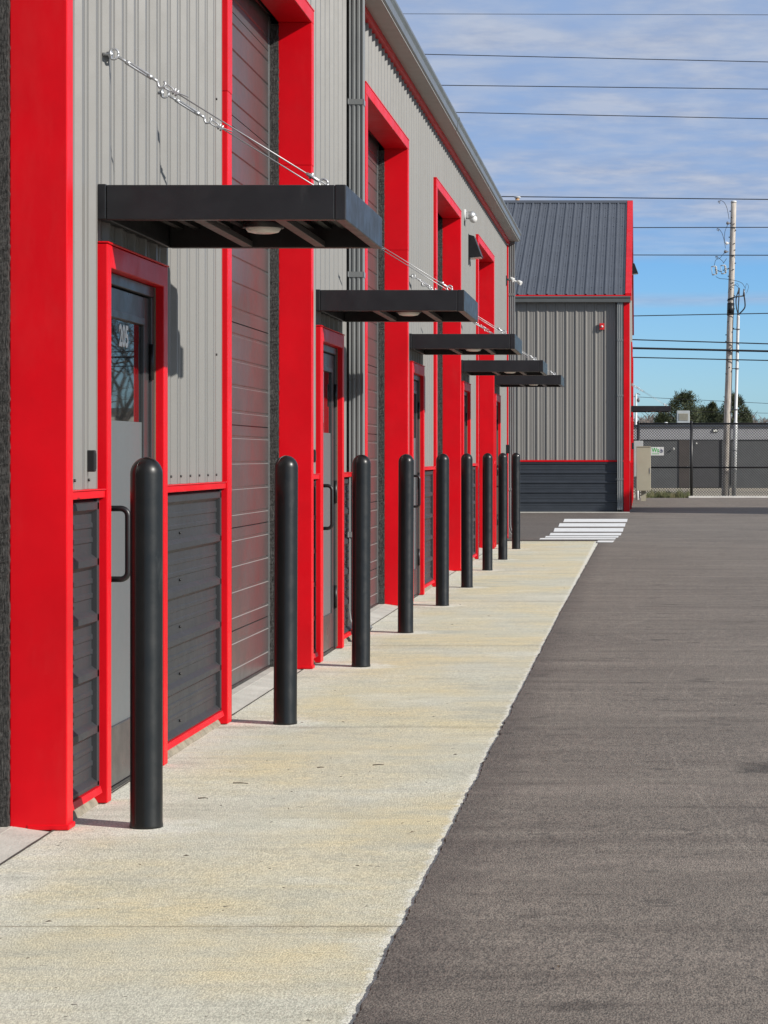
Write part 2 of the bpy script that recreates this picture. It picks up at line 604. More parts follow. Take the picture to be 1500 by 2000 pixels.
# crosswalk bars
bm = NB()
bars = [(1014.8, 1021, 1100, 1226), (1023.3, 1030, 1090.5, 1222), (1032.8, 1040, 1081, 1218),
        (1042.4, 1047.3, 1073, 1214), (1048.6, 1051.6, 1064, 1208.5), (1052.6, 1055.3, 1053, 1203)]
for y0, y1, xl, xr in bars:
    q = []
    for (px, py) in ((xl, y1), (xr - 1.5, y1), (xr, y0), (xl + 2.5, y0)):
        s = (py - 881) / CZ
        Yw = F / s
        q.append(bm.verts.new(((px - VX) / s, Yw, gz(Yw) + .0145)))
    bm.faces.new(q)
q = []
for (px, py) in ((1166, 1061), (1197, 1061), (1200.5, 1057.5), (1168, 1057.5)):
    s = (py - 881) / CZ
    Yw = F / s
    q.append(bm.verts.new(((px - VX) / s, Yw, gz(Yw) + .0145)))
bm.faces.new(q)
tagit(obj('crosswalk', bm, 'paint'), kind='structure')

# ------------------------------------------------------------------ main building
XF, XW = -2.15, -2.203
ZT = 4.93
PER = .2235
bld = thing('warehouse_building', (-2.2, 20, 0), 'grey ribbed metal warehouse with red framed doors running along the left', 'building')


def rib_profile(lo, hi, phase=.03):
    """breakpoints of an R-panel along one axis: (position, outward offset)"""
    base = [(0, 0), (.018, .024), (.044, .024), (.062, 0), (.106, 0), (.111, .005), (.127, .005), (.132, 0), (.164, 0), (.169, .005), (.185, .005), (.190, 0)]
    out = []
    k = math.floor((lo - phase) / PER) - 1
    allp = []
    while k * PER + phase < hi + PER:
        allp += [(k * PER + phase + p, o) for p, o in base]
        k += 1

    def val(p):
        for (a, oa), (b, ob) in zip(allp, allp[1:]):
            if a <= p <= b:
                return oa + (ob - oa) * (p - a) / max(1e-9, b - a)
        return 0
    out = [(lo, val(lo))] + [(p, o) for p, o in allp if lo + 1e-5 < p < hi - 1e-5] + [(hi, val(hi))]
    return out


def vpanel(bm, y0, y1, z0, z1, x=XW, thick=.03):
    pr = rib_profile(y0, y1)
    pts = [(x + o, p) for p, o in pr] + [(x - thick, y1), (x - thick, y0)]
    a = [bm.verts.new((px, py, z0)) for px, py in pts]
    b = [bm.verts.new((px, py, z1)) for px, py in pts]
    n = len(pts)
    for i in range(n):
        j = (i + 1) % n
        bm.faces.new((a[i], a[j], b[j], b[i]))
    bm.faces.new(a[::-1])
    bm.faces.new(b)


def hpanel(bm, y0, y1, z0, z1, x=XW, thick=.03, dent=False):
    pr = rib_profile(z0, z1, phase=z1 - .06)
    n = 9 if dent else 2
    rows = []
    for i in range(n):
        yy = y0 + (y1 - y0) * i / (n - 1)
        rows.append([bm.verts.new((x + o + (.0008 * mnoise.noise((yy * 3, p * 5, 2)) if dent else 0), yy, p)) for p, o in pr])
    for a, b in zip(rows, rows[1:]):
        for i in range(len(pr) - 1):
            bm.faces.new((a[i], a[i + 1], b[i + 1], b[i]))
    # end cap of the ribs and the back
    for r, yy in ((rows[0], y0), (rows[-1], y1)):
        c0 = bm.verts.new((x - thick, yy, z0))
        c1 = bm.verts.new((x - thick, yy, z1))
        bm.faces.new(r + [c1, c0])


def screws(bm, pts):
    n0 = set(bm.faces)
    for p in pts:
        tube(bm, [Vector(p), Vector(p) + Vector((.009, 0, 0))], .0065, 6)
    for f in bm.faces:
        if f not in n0:
            f.material_index = 1


units = []
for k in range(5):
    dz = .0164 * k
    if k == 0:
        Yc = 8.424
        u = dict(f0=Yc + .09, d0=Yc + .635, do0=Yc + .705, do1=Yc + 1.705, d1=Yc + 1.79, b0=Yc + 3.266, b1=Yc + 3.386, nx=Yc + 6.236)
    else:
        Yc = 14.66 + 6.015 * (k - 1)
        u = dict(f0=Yc + .09, d0=Yc + .42, do0=Yc + .54, do1=Yc + 1.52, d1=Yc + 1.60, b0=Yc + 2.86, b1=Yc + 3.0, nx=Yc + 6.015)
        if k == 4:
            u['b0'] = u['b1'] = u['nx'] = 36.42
    u.update(k=k, dz=dz, Yc=Yc)
    units.append(u)


def dark_red_cap(z):
    return z


def portal(y_near0, y_near1, y_far, zt=4.335):
    """red folded-steel surround of an overhead door; y_far is the face of the far jamb"""
    g = gz(y_far)
    bm = NB()
    zs = 3.32
    for (a, b_) in ((y_near0, y_near1), (y_far, y_far + .09)):
        box(bm, -2.365, XF, a, b_, gz(a) + .004, zs)
        box(bm, -2.367, XF + .0018, a - .0018, b_ + .0018, zs, zt - .085)
    box(bm, -2.365, XF + .0025, y_near0 - .001, y_far + .091, zt - .085, zt)
    # drip lip
    box(bm, -2.19, XF + .006, y_near0 - .004, y_far + .094, zt + .0005, zt + .012)
    # foot lip
    box(bm, -2.30, XF + .008, y_far - .004, y_far + .094, g + .002, g + .022)
    obj('portal_frame', bm, 'red', bld, bevel=.004)
    # brush seal
    bm = NB()
    zz = [g + .02 + (zt - .12 - g) * j / 300 for j in range(301)]
    rows = []
    for z in zz:
        e0, e1 = random.uniform(0, .006), random.uniform(-.004, .004)
        rows.append([bm.verts.new(p) for p in ((-2.42, y_far - .02 + e1, z), (-2.3665 + e0, y_far - .02 - e1, z), (-2.3665 + e0, y_far + .02, z))])
    for r0_, r1_ in zip(rows, rows[1:]):
        for i in range(2):
            bm.faces.new((r0_[i], r0_[i + 1], r1_[i + 1], r1_[i]))
    obj('brush_seal', bm, 'brush', bld)
    # guide rail
    bm = NB()
    box(bm, -2.440, -2.4185, y_far - .055, y_far + .03, g + .005, zt - .05)
    obj('guide_rail', bm, 'rail', bld, bevel=.003)
    bm = NB()
    box(bm, -2.440, -2.4185, y_near1 - .04, y_near1 + .055, g + .005, zt - .05)
    obj('guide_rail', bm, 'rail', bld, bevel=.003)


def overhead_door(y0, y1):
    g = gz(y1) + .012
    prof = []       # (z, dx)
    ledge = []
    z = g
    top = 4.36
    k = 0
    prof.append((g, 0))
    step = .1525
    zz = g + .11
    i = 0
    while zz < top:
        if i % 4 == 1:      # section joint half way after this rib
            zj = zz + step / 2
        else:
            zj = None
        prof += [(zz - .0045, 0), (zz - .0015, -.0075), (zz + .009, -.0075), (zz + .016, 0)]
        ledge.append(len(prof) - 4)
        if zj and zj < top - .02:
            prof += [(zj - .0035, 0), (zj - .0025, -.016), (zj + .0025, -.016), (zj + .0035, -.001)]
            prof.append((zj + .03, 0))
        zz += step
        i += 1
    prof.append((top, 0))
    bm = NB()
    nseg = 14
    rows = []
    for j in range(nseg):
        yy = y0 + (y1 - y0) * j / (nseg - 1)
        rows.append([bm.verts.new((-2.421 + d + .0012 * mnoise.noise((yy * 1.2, z * 2, 9)), yy, z)) for z, d in prof])
    for a, b_ in zip(rows, rows[1:]):
        for i in range(len(prof) - 1):
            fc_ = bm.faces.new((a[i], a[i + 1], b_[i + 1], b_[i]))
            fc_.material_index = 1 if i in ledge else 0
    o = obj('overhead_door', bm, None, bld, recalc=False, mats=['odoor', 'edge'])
    bm = NB()
    box(bm, -2.45, -2.412, y0, y1, g - .012, g + .02)
    obj('bottom_seal', bm, 'black', o)
    return o


def sill(y0, y1):
    """smooth concrete floor edge below an overhead door"""
    g = gz((y0 + y1) / 2)
    bm = NB()
    a, b_ = gz(y0), gz(y1)
    for (xa, xb, za, zb) in ((-2.214, -2.35, -.004, .016), (-2.354, -2.75, .017, .019)):
        v = [bm.verts.new(p) for p in ((xa, y0, a + za), (xa, y1, b_ + za), (xb, y1, b_ + zb), (xb, y0, a + zb))]
        bm.faces.new(v)
        w = [bm.verts.new(p) for p in ((xa, y0, a + za), (xa, y1, b_ + za), (xa, y1, b_ - .2), (xa, y0, a - .2))]
        bm.faces.new(w)
    obj('door_sill', bm, 'concrete2', bld)


# one more bay behind, cut by the frame
allbays = [(5.30, 5.42, 8.424)]
for u in units[:4]:
    allbays.append((u['b0'], u['b1'], u['nx']))
for (a, b_, c_) in allbays:
    portal(a, b_, c_)
    overhead_door(b_ - .02, c_ + .02)
    sill(a, c_ + .05)

# joint between floor edge and apron
bm = NB()
prevp = None
yy = -6.0
pts = []
while yy < 36:
    w = .004 + .004 * abs(mnoise.noise((0, yy * 4, 7)))
    pts.append((yy, w))
    yy += .12
for (ya, wa), (yb, wb) in zip(pts, pts[1:]):
    q = [bm.verts.new(p) for p in ((-2.199 - wa, ya, gz(ya) + .0035), (-2.199 + wa, ya, gz(ya) + .0035), (-2.199 + wb, yb, gz(yb) + .0035), (-2.199 - wb, yb, gz(yb) + .0035))]
    bm.faces.new(q)
tagit(obj('expansion_joint', bm, simple('joint_filler', (.06, .052, .045), .9)), kind='structure')


# ---- wall fields
def field(y0, y1, dz, base):
    """wainscot, red rail, base flashing, foundation of one panel field"""
    g = gz((y0 + y1) / 2)
    zb, zr = g + .082, 1.258 + dz
    bm = NB()
    hpanel(bm, y0 + .012, y1 - .010, zb, zr - .004, x=XW - .002)
    pts = []
    k = 0
    zz = zr - .06 - PER + .085
    while zz > zb:
        yy = y0 + .25 * (y1 - y0)
        pts.append((XW - .002, yy + .1 * (y1 - y0), zz))
        zz -= PER
    screws(bm, pts)
    obj('wainscot_panel', bm, None, bld, mats=['wains', 'black'])
    # J channel at the far side
    bm = NB()
    box(bm, -2.23, -2.181, y1 - .035, y1 - .001, zb - .01, zr - .002)
    obj('edge_channel', bm, 'wains', bld, bevel=.003)
    bm = NB()
    box(bm, -2.23, XF - .008, y0 + .001, y1 - .001, zr, zr + .030)
    box(bm, -2.23, XF - .002, y0 + .001, y1 - .001, zr + .0305, zr + .036)
    obj('rail_trim', bm, 'red', bld, bevel=.003)
    bm = NB()
    v = [(-2.23, zb), (-2.168, zb - .002), (-2.160, zb - .028), (-2.165, zb - .03), (-2.23, zb - .012)]
    extr_y(bm, v, y0 + .002, y1 - .04)
    obj('base_flashing', bm, 'red', bld)
    bm = NB()
    n = 22
    rows = []
    for i in range(n):
        yy = y0 + (y1 - y0) * i / (n - 1)
        d = .006 * mnoise.noise((yy * 4, 1, 4))
        h = .014 + .014 * abs(mnoise.noise((yy * 9, 6, 4)))
        hole = .02 if i < 2 else 0
        rows.append([bm.verts.new((-2.180 + d - hole, yy, gz(yy) - .01)), bm.verts.new((-2.193 + d - hole * 2, yy, gz(yy) + h)), bm.verts.new((-2.22 - hole, yy, gz(yy) + .05)), bm.verts.new((-2.226 - hole, yy, zb))])
    for a, b_ in zip(rows, rows[1:]):
        for i in range(3):
            bm.faces.new((a[i], a[i + 1], b_[i + 1], b_[i]))
    obj('foundation_edge', bm, 'found', bld)


def entry_door(u):
    dz = u['dz']
    y0, y1 = u['do0'], u['do1']
    g = gz((y0 + y1) / 2)
    zt = 2.185 + dz
    # red surround
    bm = NB()
    box(bm, -2.262, XF, u['d0'], y0, gz(y0) + .004, zt + .095)
    box(bm, -2.262, XF, y1, u['d1'], gz(y1) + .004, zt + .095)
    box(bm, -2.262, XF + .0015, y0 - .012, y1 + .012, zt + .0005, zt + .093)
    box(bm, -2.19, XF + .007, u['d0'] - .004, u['d1'] + .004, zt + .096, zt + .104)
    obj('door_surround', bm, 'red', bld, bevel=.004)
    # frame
    bm = NB()
    fx0, fx1 = -2.258, -2.193
    box(bm, fx0, fx1, y0 + .002, y0 + .05, g + .01, zt - .05)
    box(bm, fx0, fx1, y1 - .05, y1 - .002, g + .01, zt - .05)
    box(bm, fx0, fx1 + .002, y0 + .002, y1 - .002, zt - .0495, zt - .002)
    d = obj('door_frame', bm, 'frame', bld, bevel=.003)
    bm = NB()
    box(bm, fx0 + .01, -2.186, y1 - .006, y1 - .0015, g + .02, zt - .002)
    obj('seal_strip', bm, 'seal', d)
    # leaf
    lx0, lx1 = -2.253, -2.206
    a, b_ = y0 + .056, y1 - .056
    zl0, zl1 = g + .022, zt - .056
    zg0, zg1 = 1.575 + dz, 2.005 + dz
    zk = g + .27
    bm = NB()
    sw = .095
    box(bm, lx0, lx1, a, a + sw, zl0, zl1)
    box(bm, lx0, lx1, b_ - sw, b_, zl0, zl1)
    box(bm, lx0, lx1 - .0015, a + sw, b_ - sw, zg1, zl1)
    box(bm, lx0, lx1 - .0015, a + sw, b_ - sw, zl0, zk)
    box(bm, lx0, lx1 + .006, a + sw + .002, b_ - sw - .002, zg1 - .002, zg1 + .03)
    leaf = obj('entry_door', bm, 'frame', bld, bevel=.003)
    bm = NB()
    box(bm, lx0 + .01, lx1 - .012, a + sw - .005, b_ - sw + .005, zg0, zg1 + .005)
    obj('glass', bm, 'glass', leaf)
    bm = NB()
    box(bm, lx0 + .01, lx1 - .010, a + sw - .005, b_ - sw + .005, zk - .005, zg0 - .0005)
    obj('lower_panel', bm, 'film', leaf)
    bm = NB()
    box(bm, lx0, lx1 + .004, a + .01, b_ - .01, zl0 - .016, zl0 - .001)
    obj('door_sweep', bm, 'black', leaf)
    # pull handle
    hy = a + .045
    zc = 1.065 + dz
    bm = NB()
    hx = lx1 + .100
    hh = .145
    p = [(lx1 - .002, hy, zc - hh), (hx - .03, hy, zc - hh)]
    for t in range(1, 6):
        an = R(90) * t / 5
        p.append((hx - .03 + .03 * math.sin(an), hy, zc - hh + .03 - .03 * math.cos(an)))
    q = [(x, y_, 2 * zc - z) for x, y_, z in p[::-1]]
    tube(bm, p + q, .0125, 10)
    obj('handle', bm, 'black', leaf)
    for zz in (g + .30, g + 1.05, zt - .42):
        bm = NB()
        tube(bm, [(lx1 + .012, b_ + .004, zz), (lx1 + .012, b_ + .004, zz + .16)], .011, 8)
        obj('hinge', bm, 'black', leaf)
    # threshold plate
    bm = NB()
    box(bm, -2.32, -2.214, y0 + .002, y1 - .002, g - .02, g + .012)
    obj('threshold', bm, 'concrete2', bld)
    return leaf, lx1, a, b_


bigwall = []
for u in units:
    dz = u['dz']
    zr = 1.258 + dz + .0365
    bm = NB()
    vpanel(bm, u['f0'], u['d0'], zr, ZT)
    vpanel(bm, u['d0'], u['d1'], 2.185 + dz + .105, ZT)
    vpanel(bm, u['d1'], u['b0'], zr, ZT)
    if u['k'] < 4:
        vpanel(bm, u['b0'], u['nx'] + .09, 4.335 + .012, ZT)
    # panel screws low and at the girts
    pts = []
    for (a, b_) in ((u['f0'], u['d0']), (u['d1'], u['b0'])):
        ph = math.floor((a - .03) / PER) * PER + .03
        y = ph
        while y < b_:
            for off in (.08, .205):
                yy = y + off
                if a + .03 < yy < b_ - .03:
                    pts.append((XW, yy, zr + .035))
            y += PER
        for zz in (1.95, 2.6, 3.27, 3.95):
            pts.append((XW, b_ - .055, zz + dz))
    screws(bm, pts)
    obj('wall_panel', bm, None, bld, mats=['wall', 'black'])
    field(u['f0'] + .002, u['d0'] - .002, dz, 0)
    field(u['d1'] + .002, u['b0'] - .002, dz, 0)
    u['leaf'] = entry_door(u)

# wall behind the camera side
bm = NB()
vpanel(bm, -6, 5.30, 1.3, ZT)
vpanel(bm, 5.30, 8.424 + .09, 4.347, ZT)
obj('wall_panel', bm, 'wall', bld)
field(-6, 5.298, 0, 0)
# far corner trim
bm = NB()
box(bm, -2.26, -2.163, 36.425, 36.46, gz(36) + .004, ZT - .074)
obj('corner_trim', bm, 'red', bld, bevel=.004)
# eave trim, gutter, roof
bm = NB()
box(bm, -2.23, -2.145, -6, 36.53, ZT - .055, ZT - .001)
obj('eave_trim', bm, 'red', bld)
bm = NB()
gp = [(-2.21, 4.932), (-1.992, 4.932), (-1.980, 4.944), (-1.980, 5.010), (-1.962, 5.040), (-1.962, 5.062), (-1.972, 5.072), (-1.980, 5.062), (-1.985, 5.05), (-1.998, 5.015), (-1.998, 4.950), (-2.21, 4.950)]
for (a, b_) in ((-6, 12.05), (12.056, 24.2), (24.206, 36.62)):
    extr_y(bm, gp, a, b_)
obj('gutter', bm, 'gutter', bld, bevel=.002)
bm = NB()
for (a, b_) in ((-6, 12.05), (12.056, 24.2), (24.206, 36.61)):
    box(bm, -2.144, -1.996, a, b_, 4.922, 4.9315)
obj('soffit', bm, 'soffit', bld)
bm = NB()
for yj in (12.05, 24.2):
    g2 = [(x + (.004 if x > -2.0 else 0), z - (.004 if z < 4.94 else -.003)) for x, z in gp[:6]] + [(-2.0, 5.08), (-2.21, 5.08)]
    extr_y(bm, g2, yj - .035, yj + .035)
bm2 = NB()
obj('gutter_joint', bm, 'gutter', bld)
bm2.free()
bm = NB()
yy = -6.0
pr = rib_profile(-6, 36.6)
a = [bm.verts.new((-2.03, p, 5.09 + o)) for p, o in pr]
b_ = [bm.verts.new((-12.5, p, 8.85 + o)) for p, o in pr]
for i in range(len(pr) - 1):
    bm.faces.new((a[i], a[i + 1], b_[i + 1], b_[i]))
c_ = [bm.verts.new((-23, p, 5.09 + o)) for p, o in pr]
for i in range(len(pr) - 1):
    bm.faces.new((b_[i], b_[i + 1], c_[i + 1], c_[i]))
obj('roof', bm, 'roof', bld)
bm = NB()
for yy in (-6, 36.40):
    v = [bm.verts.new(p) for p in ((-2.235, yy, 0), (-2.235, yy, 5.0), (-12.5, yy, 8.8), (-22.9, yy, 5.0), (-22.9, yy, 0))]
    bm.faces.new(v)
v = [bm.verts.new(p) for p in ((-22.9, -6, 0), (-22.9, 36.4, 0), (-22.9, 36.4, 5.05), (-22.9, -6, 5.05))]
bm.faces.new(v)
obj('end_wall', bm, 'wall', bld)


def downspout(parent, x, y, ztop, zbot, w=.10, d=.105, axis='x'):
    """corrugated rectangular pipe standing against the wall face at x (outwards +X) or y (outwards -Y)"""
    prof = []
    n = 4

    def side(p0, p1, nrm, k):
        out = []
        for i in range(k):
            for t, o in ((.12, 0), (.3, -.007), (.55, -.007), (.75, 0)):
                f = (i + t) / k
                out.append((p0[0] + (p1[0] - p0[0]) * f + nrm[0] * o, p0[1] + (p1[1] - p0[1]) * f + nrm[1] * o))
        return out
    h = w / 2
    c = [(0, -h), (d, -h), (d, h), (0, h)]
    prof += [c[0]] + side(c[0], c[1], (0, -1), 3) + [c[1]] + side(c[1], c[2], (1, 0), 3) + [c[2]] + side(c[2], c[3], (0, 1), 3) + [c[3]]

    def T(px, py, pz):
        return (x + px, y + py, pz) if axis == 'x' else (x + py, y - px, pz)
    bm = NB()
    # vertical run + kick-out elbow + outlet
    path = [(0, ztop, 0), (0, zbot + .20, 0), (.006, zbot + .15, R(12)), (.022, zbot + .10, R(35)), (.05, zbot + .06, R(52)), (.085, zbot + .03, R(58))]
    rings = []
    for off, z, tilt in path:
        ring = []
        for px, py in prof:
            lx = px - d / 2
            ring.append(bm.verts.new(T(d / 2 + lx * math.cos(tilt) + off, py, z + lx * math.sin(tilt))))
        rings.append(ring)
    for a, b2 in zip(rings, rings[1:]):
        for i in range(len(prof)):
            j = (i + 1) % len(prof)
            bm.faces.new((a[i], a[j], b2[j], b2[i]))
    ds = obj('downspout', bm, 'spout', parent)
    for zz in (ztop - .9, (ztop + zbot) / 2 + .25, zbot + .75):
        bm = NB()
        e = .004
        pts = [(-.002, -h - e - .035), (-.002, -h - e), (d + e, -h - e), (d + e, h + e), (-.002, h + e), (-.002, h + e + .035)]
        for (ax, ay), (bx, by) in zip(pts, pts[1:]):
            q = [T(ax, ay, zz), T(bx, by, zz), T(bx, by, zz + .04), T(ax, ay, zz + .04)]
            bm.faces.new([bm.verts.new(p) for p in q])
        o = obj('strap', bm, 'spout', ds)
        sm = o.modifiers.new('thick', 'SOLIDIFY')
        sm.thickness = .003
    return ds


downspout(bld, -2.176, 16.78, 4.94, gz(16.8) + .03)
downspout(bld, -2.172, 36.60, 4.94, gz(36.6) + .03)

# door number
def text_mesh(s, size, name='num'):
    cu = bpy.data.curves.new(name, 'FONT')
    cu.body = s
    cu.size = size
    cu.extrude = .0008
    cu.offset = .004
    cu.resolution_u = 4
    to = bpy.data.objects.new(name, cu)
    COL.objects.link(to)
    bpy.context.view_layer.update()
    dg = bpy.context.evaluated_depsgraph_get()
    me = bpy.data.meshes.new_from_object(to.evaluated_get(dg))
    COL.objects.unlink(to)
    bpy.data.objects.remove(to)
    bm = bmesh.new()
    bm.from_mesh(me)
    bpy.data.meshes.remove(me)
    return bm


leaf, lx1, a, b_ = units[0]['leaf']
bm = text_mesh('205', .135)
xs = [v.co.x for v in bm.verts]
zs_ = [v.co.y for v in bm.verts]
x0, x1, q0, q1 = min(xs), max(xs), min(zs_), max(zs_)
for v in bm.verts:
    tx = (v.co.x - x0) / (x1 - x0)
    tz = (v.co.y - q0) / (q1 - q0)
    v.co = Vector((lx1 - .0105 + v.co.z, 9.548 + tx * .170, 1.890 + tz * .097))
obj('door_number', bm, 'number', leaf)

# ------------------------------------------------------------------ canopies
def build_canopy(label, group):
    root = thing('door_canopy', (0, 0, 0), label, 'canopy', group)
    L, P, H = .63, .955, .14
    bm = NB()
    t = .045
    # wall-side channel, two ends, outer fascia
    box(bm, 0.0, .035, -L + .002, L - .002, .002, H + .004)
    box(bm, .036, P - .0005, -L, -L + t, 0, H)
    box(bm, .036, P - .0005, L - t, L, 0, H)
    box(bm, P, P + t, -L - .002, L + .002, -.001, H + .001)
    obj('fascia_frame', bm, 'canopy', root, bevel=.004, local=True)
    bm = NB()
    box(bm, .036, P - .001, -L + t + .001, L - t - .001, H - .035, H - .005)
    for i in range(12):
        xx = .07 + i * .075
        box(bm, xx, xx + .03, -L + t + .001, L - t - .001, H - .055, H - .0352)
    obj('deck', bm, 'deck', root, local=True)
    for xx in (.37, .70):
        bm = NB()
        box(bm, xx, xx + .045, -L + t + .0005, L - t - .0005, .004, .030)
        obj('crossbar', bm, 'bar', root, bevel=.002, local=True)
    bm = NB()
    lathe(bm, [(0, .004), (.04, .005), (.066, .011), (.076, .024), (.078, .05), (.0, .05)], 24, (.565, -.02, 0))
    lt = obj('light_fixture', bm, 'lens', root, local=True)
    bm = NB()
    lathe(bm, [(.0785, .026), (.088, .028), (.088, .085), (.0, .085)], 24, (.565, -.02, 0))
    obj('lamp_housing', bm, 'black', lt, local=True)
    for sy in (-.49, .49):
        A = Vector((.034, sy, .69))
        B = Vector((.89, sy, H + .02))
        d = (B - A).normalized()
        bm = NB()
        # eye bolt: shank, plate and ring
        tube(bm, [(-.01, sy, .69), (.03, sy, .69)], .007, 8)
        tube(bm, [(0.02, sy, .69), (.026, sy, .69)], .018, 10)
        ring = [A + Vector((.019 * math.cos(R(20 * k)), .004 * math.sin(R(20 * k)), .022 * math.sin(R(20 * k)))) for k in range(19)]
        tube(bm, ring, .0048, 6)
        eye = obj('eye_bolt', bm, 'steel', root, local=True)
        bm = NB()
        K = .66
        c0 = A + d * .022
        up = Vector((0, 0, 1))
        nrm = (up - d * up.dot(d)).normalized()
        # turnbuckle: threaded ends and two side bars
        tube(bm, [c0 - d * (.005 * K), c0 + d * (.08 * K)], .0065, 6)
        tube(bm, [c0 + d * (.24 * K), c0 + d * (.285 * K)], .0065, 6)
        sd = d.cross(nrm)
        for s_ in (-1, 1):
            tube(bm, [c0 + d * (.06 * K), c0 + d * (.07 * K) + nrm * .0045 * s_, c0 + d * (.23 * K) + nrm * .0045 * s_, c0 + d * (.245 * K)], .006, 6)
        tube(bm, [c0 + d * (.055 * K), c0 + d * (.085 * K)], .0095, 8)
        tube(bm, [c0 + d * (.215 * K), c0 + d * (.245 * K)], .0095, 8)
        # hook, thimble and clips
        hk = [c0 + d * (.285 * K), c0 + d * (.30 * K) - nrm * .012, c0 + d * (.315 * K) - nrm * .018, c0 + d * (.335 * K) - nrm * .008, c0 + d * (.335 * K) + nrm * .008, c0 + d * (.32 * K) + nrm * .014]
        tube(bm, hk, .0055, 6)
        th = [c0 + d * (.33 * K), c0 + d * (.35 * K) + nrm * .009, c0 + d * (.385 * K) + nrm * .008, c0 + d * (.42 * K), c0 + d * (.385 * K) - nrm * .008, c0 + d * (.35 * K) - nrm * .009, c0 + d * (.33 * K)]
        tube(bm, th, .0038, 6)
        for q in (.405, .425):
            tube(bm, [c0 + d * (q * K) - nrm * .014, c0 + d * (q * K) + nrm * .015], .0045, 6)
            tube(bm, [c0 + d * (q * K) - sd * (.01 * K), c0 + d * (q * K) + sd * (.01 * K)], .0075, 6)
        obj('turnbuckle', bm, 'steel', root, local=True)
        bm = NB()
        tube(bm, [c0 + d * (.40 * K), B - d * .03], .0031, 6)
        tube(bm, [c0 + d * (.40 * K), c0 + d * (.50 * K) + nrm * .012], .003, 5)
        obj('cable', bm, 'cable', root, local=True)
        bm = NB()
        ring = [B + Vector((.018 * math.cos(R(30 * k)), .002 * math.sin(R(30 * k)), .018 * math.sin(R(30 * k)) + .002)) for k in range(13)]
        tube(bm, ring, .005, 6)
        tube(bm, [B + Vector((0, 0, -.03)), B + Vector((0, 0, -.012))], .010, 8)
        tube(bm, [B - d * .06 - nrm * .012, B - d * .06 + nrm * .016], .006, 6)
        tube(bm, [B - d * .08, B - d * .02], .008, 6)
        tube(bm, [B - d * .07 + nrm * .006, B + d * .03 + nrm * .002, B + d * .08 - nrm * .006], .003, 5)
        obj('cable_clip', bm, 'steel', root, local=True)
    return root


cgroup = 'black cable-hung canopies over the entry doors'
clabels = ['large black flat canopy hung by cables, nearest the viewer, above door 205',
           'black flat canopy over the second entry door, just right of the tall corrugated downspout',
           'black flat canopy third along the wall, level with the second overhead door',
           'black flat canopy fourth along the wall, its outer end before the far grey wall',
           'smallest and farthest black canopy on the long warehouse, lowest of the row in view']
clabels[1] = 'black flat canopy over the second entry door, second in the receding row'
cz = [2.375, 2.400, 2.435, 2.448, 2.490]
proto = build_canopy(clabels[0], cgroup)
for i, u in enumerate(units):
    o = proto if i == 0 else copy_tree(proto)
    mid_y = (u['do0'] + u['do1']) / 2 + (.055 if i == 0 else .02)
    o.location = (-2.19, mid_y, cz[i])
    o['label'] = clabels[i]

# ------------------------------------------------------------------ bollards
blabels = ['large black dome-topped bollard nearest the viewer, in front of door 205',
           'black dome-topped bollard at the near edge of the first overhead door in view',
           'black dome-topped bollard beside the second entry door, third along the row',
           'black dome-topped bollard hiding the foot of the second red portal, with small scuffs low down',
           'black dome-topped bollard in front of the third charcoal wainscot strip, middle of the row',
           'black dome-topped bollard sixth along the row, standing before the third overhead bay',
           'black dome-topped bollard third from the crosswalk end of the row',
           'black dome-topped bollard second from the crosswalk end of the row',
           'smallest black dome-topped bollard, last in the row before the crosswalk']
bm = NB()
r = .0605
prof = [(0, -.02), (r + .002, -.02), (r + .002, .01), (r, .02), (r, HB - r * 1.05)]
for t in range(1, 11):
    an = R(90) * t / 10
    prof.append((r * math.cos(an) if t < 10 else 0, HB - r * 1.05 + r * 1.05 * math.sin(an)))
lathe(bm, prof, 40)
bpro = thing('bollard', (0, 0, 0), blabels[0], 'bollard', 'black bollards along the warehouse front')
sl = obj('sleeve', bm, 'bollard', bpro, local=True)
bm = NB()
tube(bm, [(r * math.cos(R(-118)) * .998, r * math.sin(R(-118)) * .998, .02), (r * math.cos(R(-118)) * .998, r * math.sin(R(-118)) * .998, HB - r)], .0012, 4)
arc = []
for t in range(11):
    an = R(90) * t / 10
    arc.append((r * math.cos(an) * math.cos(R(-118)) * .998, r * math.cos(an) * math.sin(R(-118)) * .998, HB - r * 1.05 + r * 1.05 * math.sin(an)))
tube(bm, arc, .0012, 4)
obj('mould_seam', bm, 'bollard', bpro, local=True)
for i, (bx, by) in enumerate(bpos):
    o = bpro if i == 0 else copy_tree(bpro)
    o.location = (bx, by, gz(by))
    o.rotation_euler = (R(random.uniform(-.25, .25)), R(random.uniform(-.25, .25)), R(random.uniform(-15, 15)) if i else 0)
    o['label'] = blabels[i]
bm = NB()

# ------------------------------------------------------------------ small wall fittings
def reader(y, z, label, w=.022, h=.086):
    t = thing('card_reader', (XW + .02, y, z), label, 'card reader', 'black card readers on the wall')
    bm = NB()
    box(bm, XW, XW + .036, y - w / 2, y + w / 2, z, z + h)
    bo = obj('housing', bm, 'black', t, bevel=.005)
    bm = NB()
    box(bm, XW + .0362, XW + .038, y - w / 2 + .004, y + w / 2 - .004, z + .012, z + h - .012)
    obj('face_plate', bm, 'frame', t)


